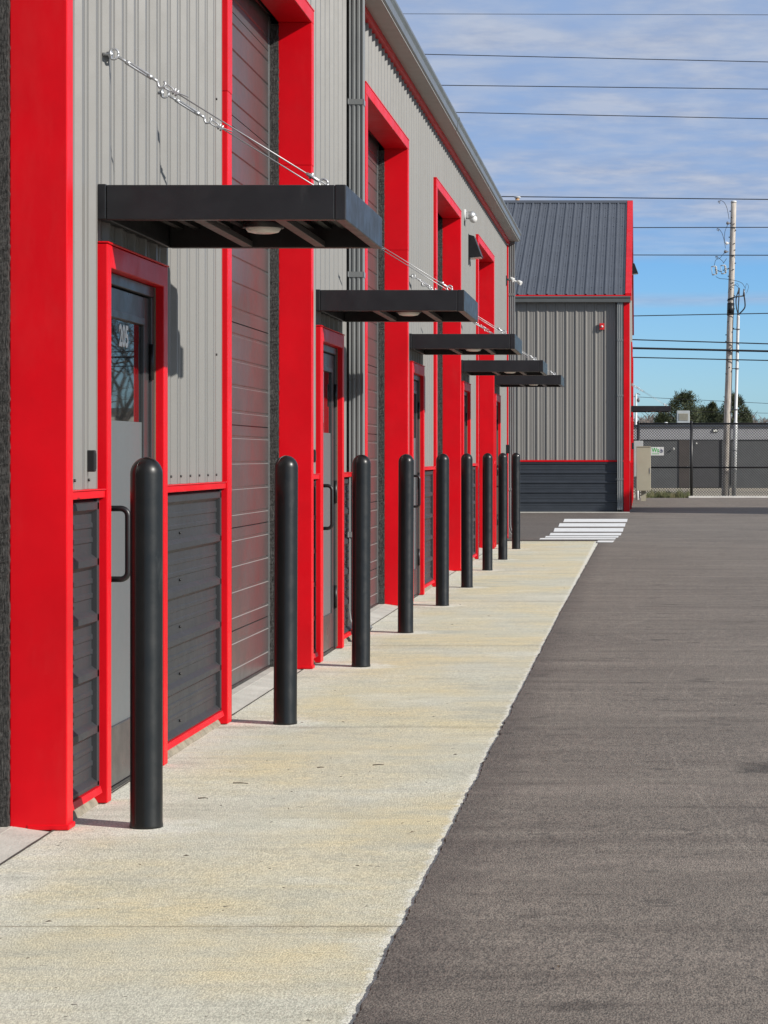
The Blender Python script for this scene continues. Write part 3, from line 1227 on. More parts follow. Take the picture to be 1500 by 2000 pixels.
reader(8.935, 1.362, 'small black card reader on grey siding beside door 205')
reader(14.66 + .30, 1.385, 'small black card reader beside the second entry door')
t = thing('electrical_box', (XW, 36.1, 1.40), 'small black outlet box at the far end of the warehouse wall beside the end downspout', 'electrical box')
bm = NB()
box(bm, XW, XW + .09, 36.05, 36.16, 1.48, 1.62)
obj('housing', bm, 'black', t, bevel=.01)
bm = NB()
tube(bm, [(XW + .025, 36.1, 1.48), (XW + .025, 36.1, .3)], .012, 8)
obj('conduit', bm, 'frame', t)


def wall_pack(p, label, outx=True):
    """wedge-shaped wall lamp"""
    t = thing('wall_light', p, label, 'wall light', 'black wedge wall lights')
    x, y, z = p
    bm = NB()
    prof = [(0, 0), (.165, .015), (.150, .055), (.07, .27), (0, .29)]
    extr_y(bm, [(x + .02 + a, z + b) for a, b in prof], y - .14, y + .14)
    obj('housing', bm, 'black', t, bevel=.006)
    bm = NB()
    box(bm, x - .005, x + .0195, y - .15, y + .15, z - .01, z + .30)
    obj('back_plate', bm, 'frame', t, bevel=.004)
    bm = NB()
    extr_y(bm, [(x + .035, z - .006), (x + .168, z + .006), (x + .168, z + .0125), (x + .035, z - .001)], y - .12, y + .12)
    obj('lens', bm, 'lens', t)
    return t


wall_pack((XW + .005, 28.45, 3.93), 'black wedge-shaped wall light between the third and fourth red portals')

t = thing('dome_camera', (XW, 27.75, 4.36), 'small white dome camera high on the siding right of the third portal', 'camera')
bm = NB()
tube(bm, [(XW + .0, 27.75, 4.40), (XW + .035, 27.75, 4.40)], .075, 20)
obj('mounting_plate', bm, 'white', t, bevel=.004)
bm = NB()
tube(bm, [(XW + .035, 27.75, 4.40), (XW + .10, 27.75, 4.40), (XW + .13, 27.75, 4.37)], [.045, .055, .05], 16)
cm = obj('camera_body', bm, 'steel', t)
bm = NB()
ico(bm, (XW + .125, 27.75, 4.355), .05, 2)
obj('dome', bm, 'white', cm)

t = thing('security_floodlight', (XW, 36.3, 4.2), 'white twin head security light on black plate at far wall corner', 'floodlight')
bm = NB()
box(bm, XW, XW + .03, 36.17, 36.36, 4.20, 4.34)
obj('mounting_plate', bm, 'black', t, bevel=.006)
for k, (dx, dz_) in enumerate(((.10, .02), (.22, -.03))):
    bm = NB()
    c0 = Vector((XW + .03, 36.26 + .02 * k, 4.28))
    c1 = Vector((XW + dx, 36.22, 4.27 + dz_))
    tube(bm, [c0, c1], .014, 8)
    d = Vector((.75, -.35, -.55)).normalized()
    tube(bm, [c1 - d * .03, c1, c1 + d * .05, c1 + d * .055], [.018, .030, .036, .032], 14)
    obj('lamp_head', bm, 'white', t)

# ------------------------------------------------------------------ far building
YF = 52.05
XR = -.284
far = thing('metal_building', (-6, 58, gz(58)), 'grey metal building with slate roof closing the end of the lot', 'building')
gF = gz(YF)
ZE = 5.13
YRG, ZRG = 59.3, 8.13
YB = 66.6


def xpanel(bm, x0, x1, y, z0, z1, thick=.03):
    pr = rib_profile(x0, x1, phase=.01)
    pts = [(p, y - o * .75) for p, o in pr] + [(x1, y + thick), (x0, y + thick)]
    a = [bm.verts.new((px, py, z0)) for px, py in pts]
    b = [bm.verts.new((px, py, z1)) for px, py in pts]
    n = len(pts)
    for i in range(n):
        j = (i + 1) % n
        bm.faces.new((a[i], a[j], b[j], b[i]))
    bm.faces.new(a[::-1])
    bm.faces.new(b)


XL = -16.0
xc0, xc1 = -.425, XR      # corner trim
bm = NB()
xpanel(bm, XL, xc0, YF, 1.355, ZE)
obj('wall_panel', bm, 'wall_far', far)
bm = NB()
zt_, zb_ = 1.315, gF + .02
pr = rib_profile(zb_, zt_, phase=zt_ - .06)
aa = [bm.verts.new((XL, YF - o, p)) for p, o in pr]
bb = [bm.verts.new((xc0, YF - o, p)) for p, o in pr]
for i in range(len(pr) - 1):
    bm.faces.new((aa[i], aa[i + 1], bb[i + 1], bb[i]))
obj('wainscot_panel', bm, simple('blue_charcoal_siding', (.034, .040, .050), .38, var=.1, scale=4, dirt=((.07, .07, .075), .2)), far)
bm = NB()
box(bm, XL, xc0, YF - .035, YF + .02, 1.316, 1.354)
obj('rail_trim', bm, 'red', far)
bm = NB()
box(bm, xc0, xc1, YF - .04, YF + .10, gF + .005, 1.32)
box(bm, xc0 + .002, xc1 - .002, YF - .038, YF + .10, 1.3205, ZE - .0)
obj('corner_trim', bm, 'red', far, bevel=.004)
# side wall with gable
bm = NB()
pr = rib_profile(YF + .10, YB)
zz = lambda y: ZE + (ZRG - ZE) * (1 - abs(y - YRG) / (YRG - YF)) - .05
aa = [bm.verts.new((XR - .025 + o, p, 1.33)) for p, o in pr]
bb = [bm.verts.new((XR - .025 + o, p, zz(p))) for p, o in pr]
for i in range(len(pr) - 1):
    bm.faces.new((aa[i], aa[i + 1], bb[i + 1], bb[i]))
aa = [bm.verts.new((XR - .025 + o, p, gz(p) + .02)) for p, o in pr]
obj('gable_wall', bm, 'wall_far', far)
bm = NB()
box(bm, XR - .06, XR - .005, YF + .101, YB, gF + .02, 1.29)
obj('side_wainscot', bm, 'wains', far)
bm = NB()
box(bm, XR - .05, XR + .012, YF + .101, YB, 1.291, 1.33)
for (a, b_) in ((54.6, 54.72), (55.75, 55.87), (58.2, 58.35), (61.4, 61.55), (64.9, 65.0), (66.3, 66.6)):
    box(bm, XR - .05, XR + .03, a, b_, gF + .01, (2.3 if a < 56 else 4.3))
box(bm, XR - .05, XR + .032, 54.6, 55.87, 2.3005, 2.4)
box(bm, XR - .05, XR + .032, 58.2, 61.55, 4.3005, 4.4)
obj('side_trim', bm, 'red', far)
# roof
bm = NB()
pr = rib_profile(XL, XR - .02, phase=.01)
y0_, z0_ = YF - .10, ZE + .03
aa = [bm.verts.new((p, y0_, z0_ + o * 1.2)) for p, o in pr]
bb = [bm.verts.new((p, YRG, ZRG + o * 1.2)) for p, o in pr]
cc = [bm.verts.new((p, YB + .1, z0_ + o)) for p, o in pr]
for i in range(len(pr) - 1):
    bm.faces.new((aa[i], aa[i + 1], bb[i + 1], bb[i]))
    bm.faces.new((bb[i], bb[i + 1], cc[i + 1], cc[i]))
n0_ = set(bm.faces)
for j in range(9):
    t_ = .07 + j * .107
    yy = y0_ + (YRG - y0_) * t_
    zz_ = z0_ + (ZRG - z0_) * t_
    x = XL
    k = 0
    while x < XR - .1:
        if x > -4.5:
            ico(bm, (x + .075, yy, zz_ + .004), .010, 1)
        x += PER
        k += 1
for f_ in bm.faces:
    if f_ not in n0_:
        f_.material_index = 1
rf = obj('roof', bm, None, far, mats=['roof', 'black'])
bm = NB()
v = [(YRG - .12, ZRG - .02), (YRG, ZRG + .055), (YRG + .12, ZRG - .02), (YRG + .12, ZRG - .035), (YRG - .12, ZRG - .035)]
a = [bm.verts.new((XL, p, q)) for p, q in v]
b_ = [bm.verts.new((XR + .03, p, q)) for p, q in v]
for i in range(5):
    bm.faces.new((a[i], a[(i + 1) % 5], b_[(i + 1) % 5], b_[i]))
obj('ridge_cap', bm, 'roof', rf)
bm = NB()
sl_ = (ZRG - z0_) / (YRG - y0_)
pts = [(y0_ - .02, z0_ + .045), (YRG, ZRG + .05), (YB + .12, z0_ + .045), (YB + .12, z0_ - .13), (YRG, ZRG - .12), (y0_ - .02, z0_ - .13)]
a = [bm.verts.new((XR - .10, p, q)) for p, q in pts]
b_ = [bm.verts.new((XR + .045, p, q)) for p, q in pts]
for i in range(6):
    bm.faces.new((a[i], a[(i + 1) % 6], b_[(i + 1) % 6], b_[i]))
bm.faces.new((a[0], a[1], a[4], a[5]))
bm.faces.new((a[1], a[2], a[3], a[4]))
bm.faces.new((b_[0], b_[1], b_[4], b_[5]))
bm.faces.new((b_[1], b_[2], b_[3], b_[4]))
obj('rake_trim', bm, 'red', far)
bm = NB()
box(bm, XL, XR - .105, YF - .12, YF - .05, ZE + .005, ZE + .032)
obj('eave_trim', bm, 'red', far)
bm = NB()
gp2 = [(YF - .04, ZE - .14), (YF - .17, ZE - .14), (YF - .178, ZE - .06), (YF - .20, ZE - .03), (YF - .20, ZE), (YF - .04, ZE)]
a = [bm.verts.new((XL, p, q)) for p, q in gp2]
b_ = [bm.verts.new((XR + .02, p, q)) for p, q in gp2]
for i in range(6):
    bm.faces.new((a[i], a[(i + 1) % 6], b_[(i + 1) % 6], b_[i]))
bm.faces.new(b_)
obj('gutter', bm, 'gutter', far, bevel=.004)
dsf = downspout(far, -.505, YF - .03, ZE - .13, gF - .14 + .14, w=.13, d=.10, axis='y')
bm = NB()
box(bm, XL, XR + .0, YF - .60, YF + .02, gF - .1, gF + .018)
tagit(obj('concrete_walk', bm, 'concrete2'), kind='structure')
bm = NB()
box(bm, XL, XR - .07, YF + .04, YB, gF, ZE - .03)
obj('inner_wall', bm, 'wall_far', far)

# things on it
t = thing('fire_strobe', (-1.0, YF, 4.35), 'small red fire alarm strobe on the far grey wall', 'fire alarm')
p = at(1175.5, 638, YF)
bm = NB()
box(bm, p.x - .055, p.x + .055, YF - .075, YF - .02, p.z - .075, p.z + .075)
obj('housing', bm, 'redbox', t, bevel=.008)
bm = NB()
ico(bm, (p.x + .005, YF - .075, p.z + .0), (.028, .03, .028), 2)
obj('strobe_lens', bm, 'white', t)

fc = copy_tree(proto)
fc.location = (XR + .01, 57.4, 2.575)
fc.name = 'door_canopy'
fc['label'] = 'black cable-hung canopy on the side of the far building, against the sky and pines'
fc['group'] = cgroup
wall_pack((XR + .0, 58.6, 6.18), 'small black wall light high on the right side of the far building')['label']
t = thing('electrical_box', (XR, 56.3, 1.5), 'tiny black box on the red trim at the right side of the far building', 'electrical box')
bm = NB()
box(bm, XR + .005, XR + .07, 56.25, 56.36, 1.62, 1.78)
obj('housing', bm, 'black', t, bevel=.006)

t = thing('roof_vent', (at(1010, 388, 60).x, 60, 7.9), 'stubby tan vent pipe poking above the far roof ridge', 'vent')
bm = NB()
p = at(1010.5, 388, 60.0)
tube(bm, [(p.x, 60, 7.5), (p.x, 60, p.z + .02)], .055, 12)
obj('pipe', bm, 'tan', t)
bm = NB()
tube(bm, [(p.x, 60, p.z + .02), (p.x, 60, p.z + .05)], .085, 12)
obj('cap', bm, 'white', t)

# electrical cabinets by the fence
t = thing('utility_cabinet', (0, 65, gz(65)), 'tall beige utility cabinet on a short post beside the far building', 'cabinet')
Yq = 64.0
A_, B_ = at(1243, 972, Yq), at(1271, 873, Yq)
g = gz(Yq)
bm = NB()
box(bm, A_.x, B_.x, Yq - .12, Yq + .2, g + .30, B_.z)
obj('cabinet_box', bm, 'beige', t, bevel=.008)
bm = NB()
box(bm, A_.x - .008, B_.x + .008, Yq - .135, Yq + .21, B_.z + .001, B_.z + .02)
obj('lid', bm, 'beige', t)
bm = NB()
box(bm, A_.x + .13, A_.x + .27, Yq, Yq + .1, g - .05, g + .30)
obj('post', bm, 'beige', t)
bm = NB()
box(bm, B_.x - .03, B_.x - .015, Yq - .135, Yq - .121, g + .8, g + .95)
obj('latch', bm, 'steel', t)
bm = NB()
A_, B_ = at(1238, 931, 65.6), at(1256, 861, 65.6)
t = thing('meter_cabinet', (A_.x, 65.6, gz(65.6)), 'pale grey meter box standing behind the beige utility cabinet', 'cabinet')
box(bm, A_.x, B_.x, 65.6, 65.85, A_.z, B_.z)
obj('meter_box', bm, 'lgrey', t, bevel=.008)
bm = NB()
tube(bm, [((A_.x + .10), 65.7, A_.z), ((A_.x + .10), 65.7, gz(65) - .05)], .05, 12)
obj('conduit', bm, 'white', t)

# ------------------------------------------------------------------ chain link fence
YN = 70.0
s_ = F / YN
gN = gz(YN)
ztop = CZ + (VY - 827.5) * YN / F
zmid = CZ + (VY - 913) * YN / F
XFa, XFb = at(1247, 0, YN).x, 14.0
fen = thing('chain_link_fence', (3, YN, gN), 'black chain link fence closing the back of the lot', 'fence')
bm = NB()
sp = .085
r0 = .0075
H0, H1 = gN + .05, ztop
n = int((XFb - XFa + (H1 - H0)) / sp)
for i in range(n):
    for sg in (1, -1):
        x0 = XFa + i * sp - (H1 - H0 if sg == 1 else 0)
        x1 = x0 + (H1 - H0) * sg + (H1 - H0 if sg == -1 else 0)
        if sg == 1:
            a = Vector((x0, YN, H0))
            b_ = Vector((x0 + (H1 - H0), YN, H1))
        else:
            a = Vector((x0 , YN + .004, H0))
            b_ = Vector((x0 - (H1 - H0), YN + .004, H1))
            a.x = x0
        # clip to the fence span
        for q, o_ in ((a, b_), (b_, a)):
            if q.x < XFa:
                t_ = (XFa - q.x) / (o_.x - q.x) if o_.x != q.x else 0
                q += (o_ - q) * t_
            elif q.x > XFb:
                t_ = (XFb - q.x) / (o_.x - q.x) if o_.x != q.x else 0
                q += (o_ - q) * t_
        if (a - b_).length > .1 and XFa - .01 <= a.x <= XFb + .01 and XFa - .01 <= b_.x <= XFb + .01:
            tube(bm, [a, b_], r0, 3, caps=False)
obj('chain_link_mesh', bm, 'fence', fen)
for zz, rr in ((ztop, .028), (zmid, .024)):
    bm = NB()
    tube(bm, [(XFa, YN - .01, zz), (XFb, YN - .01, zz)], rr, 8)
    obj('rail', bm, 'fence', fen)
px0 = at(1350.5, 0, YN).x
for xx, rr in ((XFa, .05), (px0, .045), (px0 + 3.05, .045), (px0 + 6.1, .045), (px0 + 9.15, .045)):
    bm = NB()
    tube(bm, [(xx, YN - .012, gN - .1), (xx, YN - .012, ztop + .03)], rr, 12)
    ico(bm, (xx, YN - .012, ztop + .03), rr * 1.15, 2)
    obj('post', bm, 'fence', fen)
bm = NB()
for k in range(26):
    zz = H0 + k * .085
    tube(bm, [(XFa, YN, zz), (XFa - .18, YN + .01, min(ztop, zz + .18))], r0, 3)
    tube(bm, [(XFa - .18, YN + .01, zz), (XFa, YN + .005, min(ztop, zz + .18))], r0, 3)
obj('end_panel', bm, 'fence', fen)

# sign on the fence
t = thing('fence_sign', (at(1284, 0, YN).x, YN - .05, 1.4), 'small white sign with green letters hanging on the chain link fence', 'sign')
A_, B_ = at(1271.5, 889.5, YN - .05), at(1296.5, 873, YN - .05)
bm = NB()
box(bm, A_.x, B_.x, YN - .055, YN - .045, A_.z, B_.z)
sg = obj('sign_panel', bm, 'white', t)
bm = text_mesh('Ws', .20)
xs = [v.co.x for v in bm.verts]
q_ = [v.co.y for v in bm.verts]
w_, h_ = B_.x - A_.x, B_.z - A_.z
for v in bm.verts:
    tx = (v.co.x - min(xs)) / (max(xs) - min(xs))
    tz = (v.co.y - min(q_)) / (max(q_) - min(q_))
    v.co = Vector((v.co.x, v.co.y, v.co.z))
x0, x1, q0, q1 = min(xs), max(xs), min(q_), max(q_)
for v in bm.verts:
    tx = (v.co.x - x0) / (x1 - x0)
    tz = (v.co.y - q0) / (q1 - q0)
    v.co = Vector((A_.x + w_ * (.04 + .58 * tx), YN - .0565 - v.co.z, A_.z + h_ * (.36 + .56 * tz)))
obj('lettering', bm, 'green_ink', sg)
bm = NB()
cx, cz_ = A_.x + w_ * .81, A_.z + h_ * .50
for (st, en) in ((20, 150), (180, 320)):
    tube(bm, [(cx + .045 * math.cos(R(st + (en - st) * k / 8)), YN - .057, cz_ + .045 * math.sin(R(st + (en - st) * k / 8))) for k in range(9)], .009, 5)
tube(bm, [(cx - .01, YN - .057, cz_ + .06), (cx + .005, YN - .057, cz_), (cx + .05, YN - .057, cz_ - .01)], .009, 5)
tube(bm, [(cx - .012, YN - .057, cz_ + .085), (cx - .010, YN - .057, cz_ + .086)], .013, 6)
obj('emblem', bm, 'navy_ink', sg)
bm = NB()
xx = A_.x + .03
while xx < A_.x + w_ * .62:
    ww = random.uniform(.012, .03)
    box(bm, xx, xx + ww, YN - .0565, YN - .0552, A_.z + h_ * .14, A_.z + h_ * .24)
    xx += ww + .012
obj('small_print', bm, 'green_ink', sg)

# curb and verge at the fence
bm = NB()
a = at(1345, 0, 69.2).x
box(bm, a, 40, 69.05, 69.6, gz(69) - .05, gz(69) + .06)
tagit(obj('concrete_curb', bm, simple('pale_curb', (.66, .64, .60), .8)), kind='structure')
bm = NB()
rg = random.Random(4)
for i in range(4500):
    x = at(rg.uniform(1262, 1346), 0, 69.5).x
    y = rg.uniform(69.2, 70.8)
    d = abs(mnoise.noise((x * 3, y * 2, 0)))
    if d < .12:
        continue
    h = rg.uniform(.10, .34) * (.35 + d * 1.3)
    a = rg.uniform(0, 6.28)
    dx, dy = math.cos(a) * .008, math.sin(a) * .008
    b0 = Vector((x, y, gz(y) - .03))
    tip = b0 + Vector((rg.uniform(-.06, .06), rg.uniform(-.06, .06), h))
    bm.faces.new([bm.verts.new(p) for p in (b0 + Vector((dx, dy, 0)), b0 - Vector((dx, dy, 0)), tip)])
tagit(obj('grass', bm, 'grass', recalc=False), 'thin winter grass along the foot of the chain link fence', 'grass', kind='stuff')

# ------------------------------------------------------------------ building beyond the fence
YK = 100.0
bk = thing('block_building', (6, YK, gz(YK)), 'low grey block building with pale top band behind the fence', 'building')
sB = F / YK
zf = lambda py: CZ + (VY - py) / sB
xf = lambda px: (px - VX) / sB
bm = NB()
box(bm, -8, 30, YK, YK + 12, -.1, zf(859))
obj('block_wall', bm, 'cmu', bk)
bm = NB()
box(bm, -8, 30, YK - .06, YK + 12, zf(858.5), zf(834))
obj('fascia_band', bm, 'cmu_top', bk)
bm = NB()
box(bm, -8.1, 30, YK - .14, YK + 12, zf(833.8), zf(829.5))
obj('roof', bm, 'roof', bk)


def plank(px0, px1, py0, py1, name, mat, d=.04):
    bm = NB()
    box(bm, xf(px0), xf(px1), YK - d, YK - .001, zf(py1), zf(py0))
    return obj(name, bm, mat, bk, bevel=.005)


d1_ = plank(1326, 1346.5, 860, 952, 'door', 'door_brown')
bm = NB()
ico(bm, (xf(1343.5), YK - .07, zf(912)), .04, 1)
obj('door_knob', bm, 'steel', d1_)
d2_ = plank(1352, 1406, 860.5, 952, 'rollup_door', 'door_grey', .03)
plank(1423.5, 1428, 860, 948, 'drain_pipe', 'black', .1)
plank(1406.5, 1410, 860, 952, 'door_post', 'black', .06)

def wall_lamp(px, py, w, h, label, mat):
    t = thing('wall_lamp', (xf(px), YK, zf(py)), label, 'wall lamp', 'small lamps on the low block building')
    bm = NB()
    box(bm, xf(px) - w / 2, xf(px) + w / 2, YK - .11, YK - .065, zf(py) - h / 2, zf(py) + h / 2)
    obj('housing', bm, mat, t, bevel=.02)
    bm = NB()
    box(bm, xf(px) - w * .36, xf(px) + w * .36, YK - .125, YK - .1105, zf(py) - h * .32, zf(py) + h * .30)
    obj('lens', bm, 'lens', t)


wall_lamp(1397, 841, .24, .15, 'dark boxy wall lamp on the pale band of the low block building', 'black')
wall_lamp(1316, 876.5, .075, .10, 'small white wall lamp left of the brown door on the block building', 'white')
wall_lamp(1360.5, 865.5, .07, .08, 'small white wall lamp right of the brown door on the block building', 'white')
# roof top unit
t = thing('rooftop_unit', (xf(1334), YK + 3, zf(829)), 'pale grey air conditioning unit on the roof of the low block building', 'air conditioner')
Y3 = 103.0
A_, B_ = at(1322, 829, Y3), at(1347, 802, Y3)
bm = NB()
box(bm, A_.x, B_.x, Y3, Y3 + .6, zf(829.3), B_.z)
cab = obj('housing', bm, 'lgrey', t, bevel=.02)
bm = NB()
C_, D_ = at(1326, 821, Y3), at(1344, 807, Y3)
nb = 9
for i in range(nb):
    z0 = C_.z + (D_.z - C_.z) * i / nb
    box(bm, C_.x, D_.x, Y3 - .02, Y3 - .002, z0, z0 + (D_.z - C_.z) / nb * .6)
obj('grille', bm, 'beige', cab)
t = thing('roof_fan', (xf(1302), YK + 2, zf(829)), 'small white mushroom vent on the block building roof', 'vent')
bm = NB()
lathe(bm, [(.0, .14), (.06, .13), (.10, .09), (.10, .05), (.05, .04), (.05, -.05)], 14, (xf(1302), YK + 2, zf(829)))
obj('hood', bm, 'white', t)

# ------------------------------------------------------------------ utility pole
YP = 71.3
base = at(1416.5, 974, YP)
top = at(1433, 394, YP)
up_ = thing('utility_pole', (base.x, YP, gz(YP)), 'weathered wooden utility pole with riser conduit behind the fence', 'utility pole')
bm = NB()
g = gz(YP) - .3
tt = lambda py: (974 - py) / (974 - 394)
axis = lambda t: base + (top - base) * t
n = 14
tube(bm, [Vector((base.x, YP, g))] + [axis(i / n) + Vector((.012 * mnoise.noise((i * .7, 2, 0)), 0, 0)) for i in range(n + 1)], [.128] + [.125 - .04 * i / n for i in range(n + 1)], 16)
n0_ = set(bm.faces)
rg = random.Random(3)
for i in range(26):
    t_ = .42 + .57 * i / 26
    c0 = axis(t_)
    an = rg.uniform(R(180), R(360))
    rr = .12 - .045 * t_
    d = Vector((math.cos(an), math.sin(an), 0))
    tube(bm, [c0 + d * rr * .8, c0 + d * (rr + .05)], .016, 6)
for f_ in bm.faces:
    if f_ not in n0_:
        f_.material_index = 1
obj('pole_shaft', bm, None, up_, mats=['pole', 'black'])
bm = NB()
tube(bm, [axis(tt(615)), axis(tt(592))], .114, 16)
obj('black_band', bm, 'black', up_)
bm = NB()
tube(bm, [axis(1) + Vector((0, 0, -.03)), axis(1) + Vector((0, 0, .03))], [.10, .085], 14)
obj('pole_cap', bm, 'white', up_)


def P(px, py, dy=0):
    return at(px, py, YP + dy)


def ins_part(px, py, mat):
    bm = NB()
    c0 = P(px, py, -.05)
    ico(bm, c0, (.055, .055, .05), 2)
    tube(bm, [c0 + Vector((-.035, 0, 0)), c0 + Vector((.09, .02, 0))], .022, 8)
    tube(bm, [c0 + Vector((-.03, 0, 0)), c0 + Vector((-.015, 0, 0))], .065, 12)
    obj('insulator', bm, mat, up_)


ins_part(1421.5, 436, 'ins')
ins_part(1419.5, 475, 'white')
ins_part(1417, 491.5, 'ins')


def cutout(px, py):
    bm = NB()
    c0 = P(px, py, -.1)
    w, h = .075, .13
    tl, tr = c0 + Vector((-w, 0, h)), c0 + Vector((w * .9, 0, h * 1.15))
    bl, br_ = c0 + Vector((-w * .6, 0, -h)), c0 + Vector((w * 1.2, 0, -h * .8))
    tube(bm, [tl, tr], .018, 6)
    tube(bm, [tr, br_], .026, 8)
    tube(bm, [br_, bl], .020, 6)
    tube(bm, [bl, tl], .012, 6)
    for k in range(4):
        f_ = .2 + .2 * k
        q = tr + (br_ - tr) * f_
        tube(bm, [q - (br_ - tr).normalized() * .01, q + (br_ - tr).normalized() * .01], .042, 10)
    obj('fuse_cutout', bm, 'lgrey', up_)


cutout(1394, 529)
cutout(1412, 527)
bm = NB()
tube(bm, [P(1412, 528, -.1), P(1425, 524, -.02)], .018, 6)
tube(bm, [P(1396, 527, -.1), P(1410, 531, -.1)], .014, 6)
tube(bm, [P(1421, 585, -.12), P(1436, 580, -.16), P(1452, 578, -.1)], .022, 6)
tube(bm, [P(1420, 588, -.1), P(1430, 582, -.1)], .016, 6)
obj('bracket_arm', bm, 'black', up_)


def clamp(px, py):
    bm = NB()
    c0 = P(px, py)
    tube(bm, [c0 + Vector((-.03, 0, .02)), c0 + Vector((.04, 0, .015))], .014, 6)
    tube(bm, [c0 + Vector((.02, 0, .02)), c0 + Vector((.02, 0, -.06))], .011, 6)
    tube(bm, [c0 + Vector((-.03, 0, .02)), c0 + Vector((-.025, 0, -.03)), c0 + Vector((.015, 0, -.035))], .009, 6)
    obj('line_clamp', bm, 'ins', up_)


for q in ((1404.5, 394), (1402, 448), (1399.5, 502)):
    clamp(*q)


def lead(pts, r=.008, mat='wire', name='jumper_wire'):
    bm = NB()
    ps = [P(*p) for p in pts]
    # Catmull-Rom
    out = []
    for i in range(len(ps) - 1):
        p0 = ps[max(i - 1, 0)]
        p1, p2 = ps[i], ps[i + 1]
        p3 = ps[min(i + 2, len(ps) - 1)]
        for k in range(5):
            t_ = k / 5
            out.append(.5 * ((2 * p1) + (p2 - p0) * t_ + (2 * p0 - 5 * p1 + 4 * p2 - p3) * t_ ** 2 + (3 * p1 - p0 - 3 * p2 + p3) * t_ ** 3))
    out.append(ps[-1])
    tube(bm, out, r, 6)
    obj(name, bm, mat, up_)


lead([(1406, 391, -.05), (1414, 395, -.1), (1420, 407, -.1), (1424, 428, -.1)])
lead([(1404, 447, -.05), (1410, 455, -.1), (1414, 468, -.1), (1415, 475, -.1)])
lead([(1421, 440, -.1), (1416, 452, -.1), (1415, 470, -.1), (1417, 485, -.1)])
lead([(1416, 492, -.1), (1406, 504, -.1), (1398, 508, -.1), (1395, 519, -.1)])
lead([(1402, 502, -.1), (1412, 511, -.1), (1413, 514, -.1), (1419, 505, -.05)])
lead([(1398, 540, -.1), (1406, 544, -.1), (1418, 545, -.15), (1436, 548, -.15), (1449, 553, -.1), (1455, 562, -.1)])
lead([(1422, 572, -.15), (1425, 562, -.15), (1434, 557, -.15), (1441, 560, -.1), (1443, 566, -.1)])
lead([(1434, 557, -.1), (1440, 554, -.1), (1443, 559, -.1)], .006)
lead([(1455, 567, -.1), (1458, 554, -.1), (1462, 560, -.1), (1458, 573, -.1)], .006)
lead([(1443, 566, -.1), (1438, 582, -.1), (1438, 598, -.1), (1441, 612, -.1)], .020, 'wire', 'riser_cable')
lead([(1444, 562, -.1), (1443, 585, -.1), (1442, 600, -.1), (1442, 612, -.1)], .020, 'wire', 'riser_cable')
lead([(1453, 576, -.1), (1455, 590, -.1), (1454, 602, -.1), (1443, 614, -.1)], .024, 'wire', 'riser_cable')
bm = NB()
tube(bm, [P(1453, 564, -.1), P(1453, 578, -.1)], [.018, .04], 10)
tube(bm, [P(1442.5, 562, -.1), P(1442.5, 574, -.1)], [.012, .026], 10)
obj('cable_terminal', bm, 'ins', up_)
bm = NB()
c0, c1 = P(1442, 613, -.1), P(1433, 976, -.1)
tube(bm, [c0, c0 + (c1 - c0) * .02, c0 + (c1 - c0) * .58, c0 + (c1 - c0) * .585, c1], [.045, .05, .05, .068, .068], 14)
obj('riser_conduit', bm, 'conduit', up_)
for py in (643, 720, 800, 880):
    bm = NB()
    f_ = (py - 613) / (976 - 613)
    c = c0 + (c1 - c0) * f_
    tube(bm, [axis(tt(py)), c + Vector((.05, -.03, 0))], .014, 6)
    tube(bm, [c + Vector((0, 0, -.015)), c + Vector((0, 0, .015))], .072, 12)
    obj('standoff_bracket', bm, 'ins', up_)


# ------------------------------------------------------------------ wires
def wire(p, q, Y, r, label, sag=0, ext=60, name='power_line'):
    a, b = at(p[0], p[1], Y), at(q[0], q[1], Y)
    d = (b - a) / (b.x - a.x)
    xa, xb = -ext, ext * .8
    pts = []
    for i in range(25):
        x = xa + (xb - xa) * i / 24
        pts.append(a + d * (x - a.x))
    xm = (a.x + b.x) / 2
    for v in pts:
        v.z += sag * ((v.x - xm) / 30) ** 2
    bm = NB()
    tube(bm, pts, r, 5)
    return solo(name, bm, 'wire', label, 'power line', 'wires crossing the sky')


wire((785, 27), (1500, 29), 120, .014, 'topmost thin wire across the clouded sky')
wire((829, 106), (1500, 121), 120, .023, 'dark wire second from the top, across the clouds')
wire((858, 166.5), (1500, 174), 120, .023, 'dark wire third from the top, across the clouds')
wire((885, 219.5), (1500, 232), 120, .023, 'dark wire fourth from the top, lowest of the upper set')
wire((1040, 384.5), (1500, 389.5), YP - .04, .016, 'wire resting on the very top of the wooden pole')
wire((1240, 444.5), (1500, 444), YP - .1, .014, 'wire just under the pole top, at the edge of the clouds')
wire((1240, 498), (1500, 498.5), YP - .1, .014, 'wire crossing the clear blue band above the fuse cutouts')
wire((1240, 617), (1500, 612), YP - .16, .015, 'thin wire passing at the top of the riser conduit')
wire((1240, 663.5), (1500, 671.5), YP - .16, .019, 'middle-height wire just above the thickest cable')
wire((1240, 680), (1500, 686), YP - .16, .034, 'thickest black cable, tied to the middle of the pole')
wire((1240, 698), (1500, 704), YP - .16, .018, 'wire just below the thickest black cable')
wire((1240, 775), (1500, 788), 190, .020, 'faint distant wire just above the pine tops')
wire((1330, 803), (1500, 807), 190, .018, 'faintest distant wire passing low behind the pines')
t = thing('utility_pole', (at(1242.5, 880, 150).x, 150, 0), 'thin pale distant pole seen over the far canopy at the building corner', 'utility pole')
bm = NB()
p = at(1242.3, 769, 150)
tube(bm, [(p.x, 150, 0), p], [.10, .07], 8)
obj('pole_shaft', bm, 'conduit', t)
bm = NB()
tube(bm, [p + Vector((-.1, 0, -.2)), p + Vector((.1, 0, .02)), p + Vector((.28, 0, -.08))], .035, 6)
ico(bm, p + Vector((.16, 0, -.42)), (.10, .1, .16), 2)
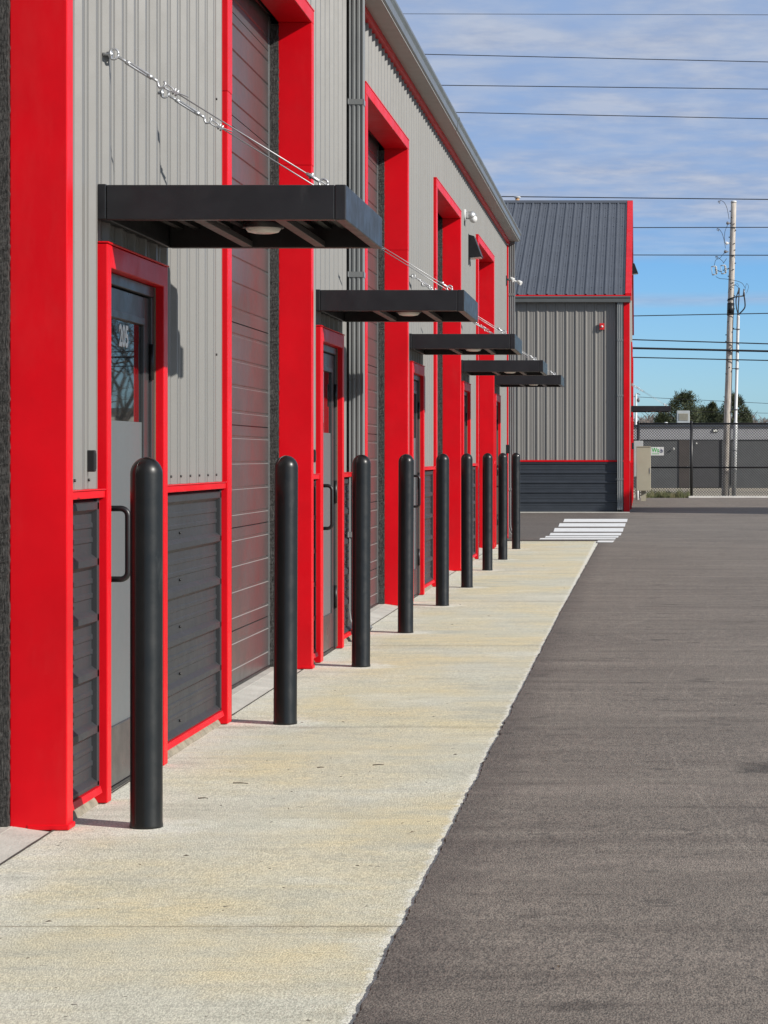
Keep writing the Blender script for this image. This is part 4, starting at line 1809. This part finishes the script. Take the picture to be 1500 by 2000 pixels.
obj('lamp_arm', bm, 'ins', t)

# ------------------------------------------------------------------ trees
def pine(px, pytop, wpx, Y, seed, label):
    rg = random.Random(seed)
    topz = at(px, pytop, Y).z
    x0 = at(px, 0, Y).x
    W = wpx * Y / F / 2
    t = thing('pine_tree', (x0, Y, 0), label, 'tree', 'evergreens behind the block building')
    bm = NB()
    tube(bm, [(x0, Y, -.1), (x0 + .1, Y, topz * .5), (x0, Y, topz * .95)], [.28, .18, .05], 8)
    clumps = []
    for i in range(150):
        h = rg.uniform(.16, 1.0)
        shape = math.sin(min(1, (1.04 - h) * 1.9) * math.pi / 2) * (.7 + .3 * min(1, h * 3))
        an = rg.uniform(0, 2 * math.pi)
        rr = W * shape * rg.uniform(.45, 1.0)
        c = Vector((x0 + rr * math.cos(an), Y + rr * math.sin(an), topz * h + rg.uniform(-.2, .1)))
        clumps.append((c, W * rg.uniform(.14, .24)))
    for c, cr in clumps[::3]:
        tube(bm, [(x0, Y, c.z - .5), tuple(c)], [.06, .02], 5)
    obj('trunk', bm, 'bark', t)
    bm = NB()
    for c, cr in clumps:
        for j in range(95):
            d = Vector((rg.gauss(0, 1), rg.gauss(0, 1), rg.gauss(0, .8)))
            d = d.normalized() * cr * rg.uniform(.3, 1.15)
            p = c + d
            u = Vector((rg.gauss(0, 1), rg.gauss(0, 1), rg.gauss(0, 1))).normalized()
            dd = (d.normalized() + Vector((0, 0, .5))).normalized()
            L = rg.uniform(.16, .34)
            w = dd.cross(u).normalized() * .035
            bm.faces.new([bm.verts.new(q) for q in (p - w, p + w, p + dd * L + w * .3, p + dd * L - w * .3)])
    obj('crown', bm, 'pine', t, recalc=False)


pine(1337, 773, 112, 250, 1, 'widest dark pine with a round top behind the rooftop unit')
pine(1374, 799, 92, 262, 2, 'short ragged pine in the dip between the two taller pines')
pine(1390, 790, 48, 256, 6, 'small pointed pine close left of the wooden pole')
pine(1432, 772, 84, 250, 3, 'tall dark pine partly hidden behind the wooden pole')
pine(1294, 812, 62, 246, 4, 'low pine clump below the far canopy')
pine(1458, 814, 44, 254, 5, 'low pine tip right of the riser conduit')


def branch(bm, p, d, L, r, depth, rg, n=4):
    q = p + d * L * .5 + Vector((rg.gauss(0, 1), rg.gauss(0, 1), rg.gauss(0, .5))) * L * .05
    e = p + d * L
    tube(bm, [p, q, e], [r, r * .8, r * .62], n, caps=False)
    if depth == 0:
        return
    for k in range(rg.choice((2, 3, 3))):
        nd = (d + Vector((rg.gauss(0, .55), rg.gauss(0, .55), rg.gauss(.12, .35)))).normalized()
        branch(bm, q if k == 2 else e, nd, L * rg.uniform(.62, .85), r * .58, depth - 1, rg, 3)


def bare_tree(x, y, h, seed, label):
    rg = random.Random(seed)
    t = thing('bare_tree', (x, y, gz(y)), label, 'tree', 'bare winter trees right of the lot')
    bm = NB()
    tube(bm, [(x, y, gz(y) - .1), (x + .1, y, h * .12), (x + .05, y, h * .24)], [.30, .24, .2], 8)
    obj('trunk', bm, 'bark', t)
    bm = NB()
    for k in range(5):
        a = k * 1.256 + rg.uniform(-.3, .3)
        branch(bm, Vector((x + .05, y, h * .22)), Vector((math.cos(a) * .55, math.sin(a) * .55, .8)).normalized(), h * .24, .12, 6, rg)
    obj('crown', bm, 'bark', t)


bare_tree(14.6, 81, 9.5, 11, 'bare spreading winter tree beyond the fence, mirrored in the door 205 glass')
bare_tree(24, 122, 12, 12, 'taller bare winter tree farther off to the right of the lot')

# far bare woods
bm = NB()
rg = random.Random(9)
for i in range(2300):
    x = rg.uniform(-12, 46)
    y = rg.uniform(390, 430)
    h = (8.0 + 1.3 * mnoise.noise((x * .12, 0, 0)) + 1.2 * mnoise.noise((x * .5, 3, 0))) * rg.uniform(.75, 1.12)
    tube(bm, [(x, y, 0), (x + rg.uniform(-.2, .2), y, h)], [.16, .03], 3, caps=False)
    for k in range(11):
        z = h * rg.uniform(.3, .97)
        L = rg.uniform(.5, 1.3)
        a = rg.uniform(0, 6.28)
        tube(bm, [(x, y, z), (x + math.cos(a) * L, y + math.sin(a) * L, z + L * rg.uniform(.5, 1.1))], [.07, .03], 3, caps=False)
tagit(obj('distant_woods', bm, 'twig', recalc=False), 'grey-brown bare woods on the horizon behind the pines', 'woods', kind='stuff')

# ------------------------------------------------------------------ out of frame: block added for the long shadow, pale building mirrored in glass
nb = thing('shadow_caster', (22, 45, gz(45)), 'tall unseen grey building added right of the lot to cast the long shadow', 'building')
bm = NB()
x0, y0, y1, zt_ = 15.0, 44.9, 49.1, 9.2
pr = rib_profile(y0, y1)
pts = [(x0 - o, p) for p, o in pr] + [(34, y1), (34, y0)]
a = [bm.verts.new((px, py, 0)) for px, py in pts]
b_ = [bm.verts.new((px, py, zt_)) for px, py in pts]
for i in range(len(pts)):
    j = (i + 1) % len(pts)
    bm.faces.new((a[i], a[j], b_[j], b_[i]))
bm.faces.new(b_)
obj('wall', bm, 'wall_far', nb)
bm = NB()
box(bm, x0 - .1, 34.1, y0 - .1, y1 + .1, zt_ + .001, zt_ + .15)
obj('roof', bm, 'roof', nb)
bm = NB()
box(bm, x0 - .05, x0 + .02, y0 + .8, y0 + 3.2, gz(45), 3.2)
obj('door', bm, 'door_grey', nb)
pb = thing('pale_building', (34, 135, 0), 'low pale building beyond the bare trees at right', 'building')
bm = NB()
box(bm, 17, 60, 130, 140, -.1, 4.0)
obj('wall', bm, simple('cream_paint', (.55, .52, .45), .8), pb)
bm = NB()
box(bm, 16.8, 60.2, 129.8, 140.2, 4.001, 4.25)
obj('roof', bm, 'gutter', pb)

# ------------------------------------------------------------------ leaf litter
bm = NB()
rg = random.Random(21)
for i in range(150):
    if rg.random() < .6:
        y = rg.uniform(5.6, 14)
    else:
        y = rg.uniform(14, 34)
    x = rg.uniform(-1.95, -.75) if rg.random() < .72 else rg.uniform(-.7, 2.0)
    L = rg.choice((.004, .005, .006, .007, .008, .012))
    a = rg.uniform(0, 6.28)
    u = Vector((math.cos(a), math.sin(a), 0))
    w = Vector((-u.y, u.x, 0)) * rg.uniform(.3, .6)
    c = Vector((x, y, gz(y) + (.006 if x < -.72 else .016)))
    ps = [c - u * L, c + w * L * .8 + Vector((0, 0, L * .35)), c + u * L + Vector((0, 0, .15 * L)), c - w * L * .8 + Vector((0, 0, L * .2))]
    bm.faces.new([bm.verts.new(p) for p in ps])
for (px, py, L, a) in ((728, 1495, .05, .2), (455, 1530, .07, -.25), (387, 1560, .04, .1), (620, 1500, .03, .4), (940, 1530, .03, 0)):
    s = (py - 881) / CZ
    y = F / s
    x = (px - VX) / s
    c = Vector((x, y, gz(y) + .002))
    tube(bm, [c, c + Vector((L * .5 * math.cos(a), L * .5 * math.sin(a) + .006, .001)), c + Vector((L * math.cos(a), L * math.sin(a), .0))], [.0022, .0018, .001], 4)
tagit(obj('leaf_litter', bm, 'leaf', recalc=False), 'crumbs of dry leaf and twig scattered on the pavement', 'leaf litter', kind='stuff')

# ------------------------------------------------------------------ light and sky
to_sun = Vector((1.02, -.46, .585)).normalized()
elev = math.asin(to_sun.z)
azim = math.atan2(to_sun.x, to_sun.y)      # clockwise from +Y
L = bpy.data.lights.new('sun', 'SUN')
L.energy = 4.0
L.angle = R(.53)
L.color = (1, .955, .88)
so = bpy.data.objects.new('sun', L)
COL.objects.link(so)
so.rotation_euler = (-to_sun).to_track_quat('-Z', 'Y').to_euler()
so.location = (30, -20, 40)

w = bpy.data.worlds.new('World')
sc.world = w
w.use_nodes = True
nt = w.node_tree
bg = nt.nodes['Background']
sky = N(nt, 'ShaderNodeTexSky', sky_type='NISHITA')
sky.sun_disc = False
sky.sun_elevation = elev
sky.sun_rotation = azim
sky.altitude = 200
sky.air_density = 1.0
sky.dust_density = .35
sky.ozone_density = 2.2
tc = N(nt, 'ShaderNodeTexCoord').outputs['Generated']
sep = N(nt, 'ShaderNodeSeparateXYZ')
nt.links.new(tc, sep.inputs[0])
dx, dy, dz_ = sep.outputs
zc = math_(nt, 'MAXIMUM', dz_, .012)
zc2 = math_(nt, 'ADD', zc, .05)
cb = N(nt, 'ShaderNodeCombineXYZ')
nt.links.new(math_(nt, 'DIVIDE', dx, zc2), cb.inputs[0])
nt.links.new(math_(nt, 'DIVIDE', dy, zc2), cb.inputs[1])
pv = cb.outputs[0]
n1 = noise(nt, pv, 2.2, 7, .58)
n2 = noise(nt, pv, 6.5, 6, .58)
n3 = noise(nt, pv, .55, 4, .5)
dens = math_(nt, 'ADD', math_(nt, 'MULTIPLY', n1, .6), math_(nt, 'MULTIPLY', n2, .4))
# cloud deck begins about 5.4 degrees up
deck = ramp(nt, math_(nt, 'ADD', dz_, ramp(nt, n3, .3, .7, -.010, .010)), .083, .112, 0, 1)
high = ramp(nt, dz_, .25, .75, 1, .6)
cov = math_(nt, 'MULTIPLY', math_(nt, 'MULTIPLY', ramp(nt, dens, .30, .58, .62, 1.), deck), high)
# one thin streak lower down
st = math_(nt, 'SUBTRACT', 1., math_(nt, 'ABSOLUTE', math_(nt, 'DIVIDE', math_(nt, 'SUBTRACT', math_(nt, 'ADD', dz_, ramp(nt, n3, .3, .7, -.002, .002)), .0700), .0032)))
stc = math_(nt, 'MULTIPLY', math_(nt, 'MAXIMUM', st, 0.), .55)
cov = math_(nt, 'MAXIMUM', cov, stc)
tint = mix(nt, ramp(nt, dz_, .03, .09), (.47, .73, 1.12), (.385, .64, 1.02))
tint = mix(nt, ramp(nt, dz_, .14, .42), tint, (.85, .95, 1.08))
skyc = mix(nt, 1., sky.outputs['Color'], tint, 'MULTIPLY')
ccol = mix(nt, ramp(nt, n2, .38, .62), (2.55, 3.05, 4.2), (3.65, 4.02, 4.85))
ccol = mix(nt, ramp(nt, n1, .30, .70), (2.3, 3.1, 4.65), ccol)
ccol = mix(nt, ramp(nt, dz_, .15, .5), ccol, (3.7, 3.85, 4.15))
fin = mix(nt, cov, skyc, ccol)
nt.links.new(fin, bg.inputs['Color'])
bg.inputs['Strength'].default_value = .10

# ------------------------------------------------------------------ camera
cam = bpy.data.cameras.new('camera')
co = bpy.data.objects.new('camera', cam)
COL.objects.link(co)
co.location = (0, 0, CZ)
co.rotation_euler = (R(90), 0, 0)
cam.sensor_fit = 'HORIZONTAL'
cam.sensor_width = 36
cam.lens = 36 * F / 1500
cam.shift_x = (750 - VX) / 1500
cam.shift_y = -(1000 - VY) / 1500
cam.clip_start = .1
cam.clip_end = 9000
sc.camera = co

sc.view_settings.view_transform = 'Standard'
sc.view_settings.look = 'None'
sc.view_settings.exposure = .5
sc.view_settings.gamma = 1
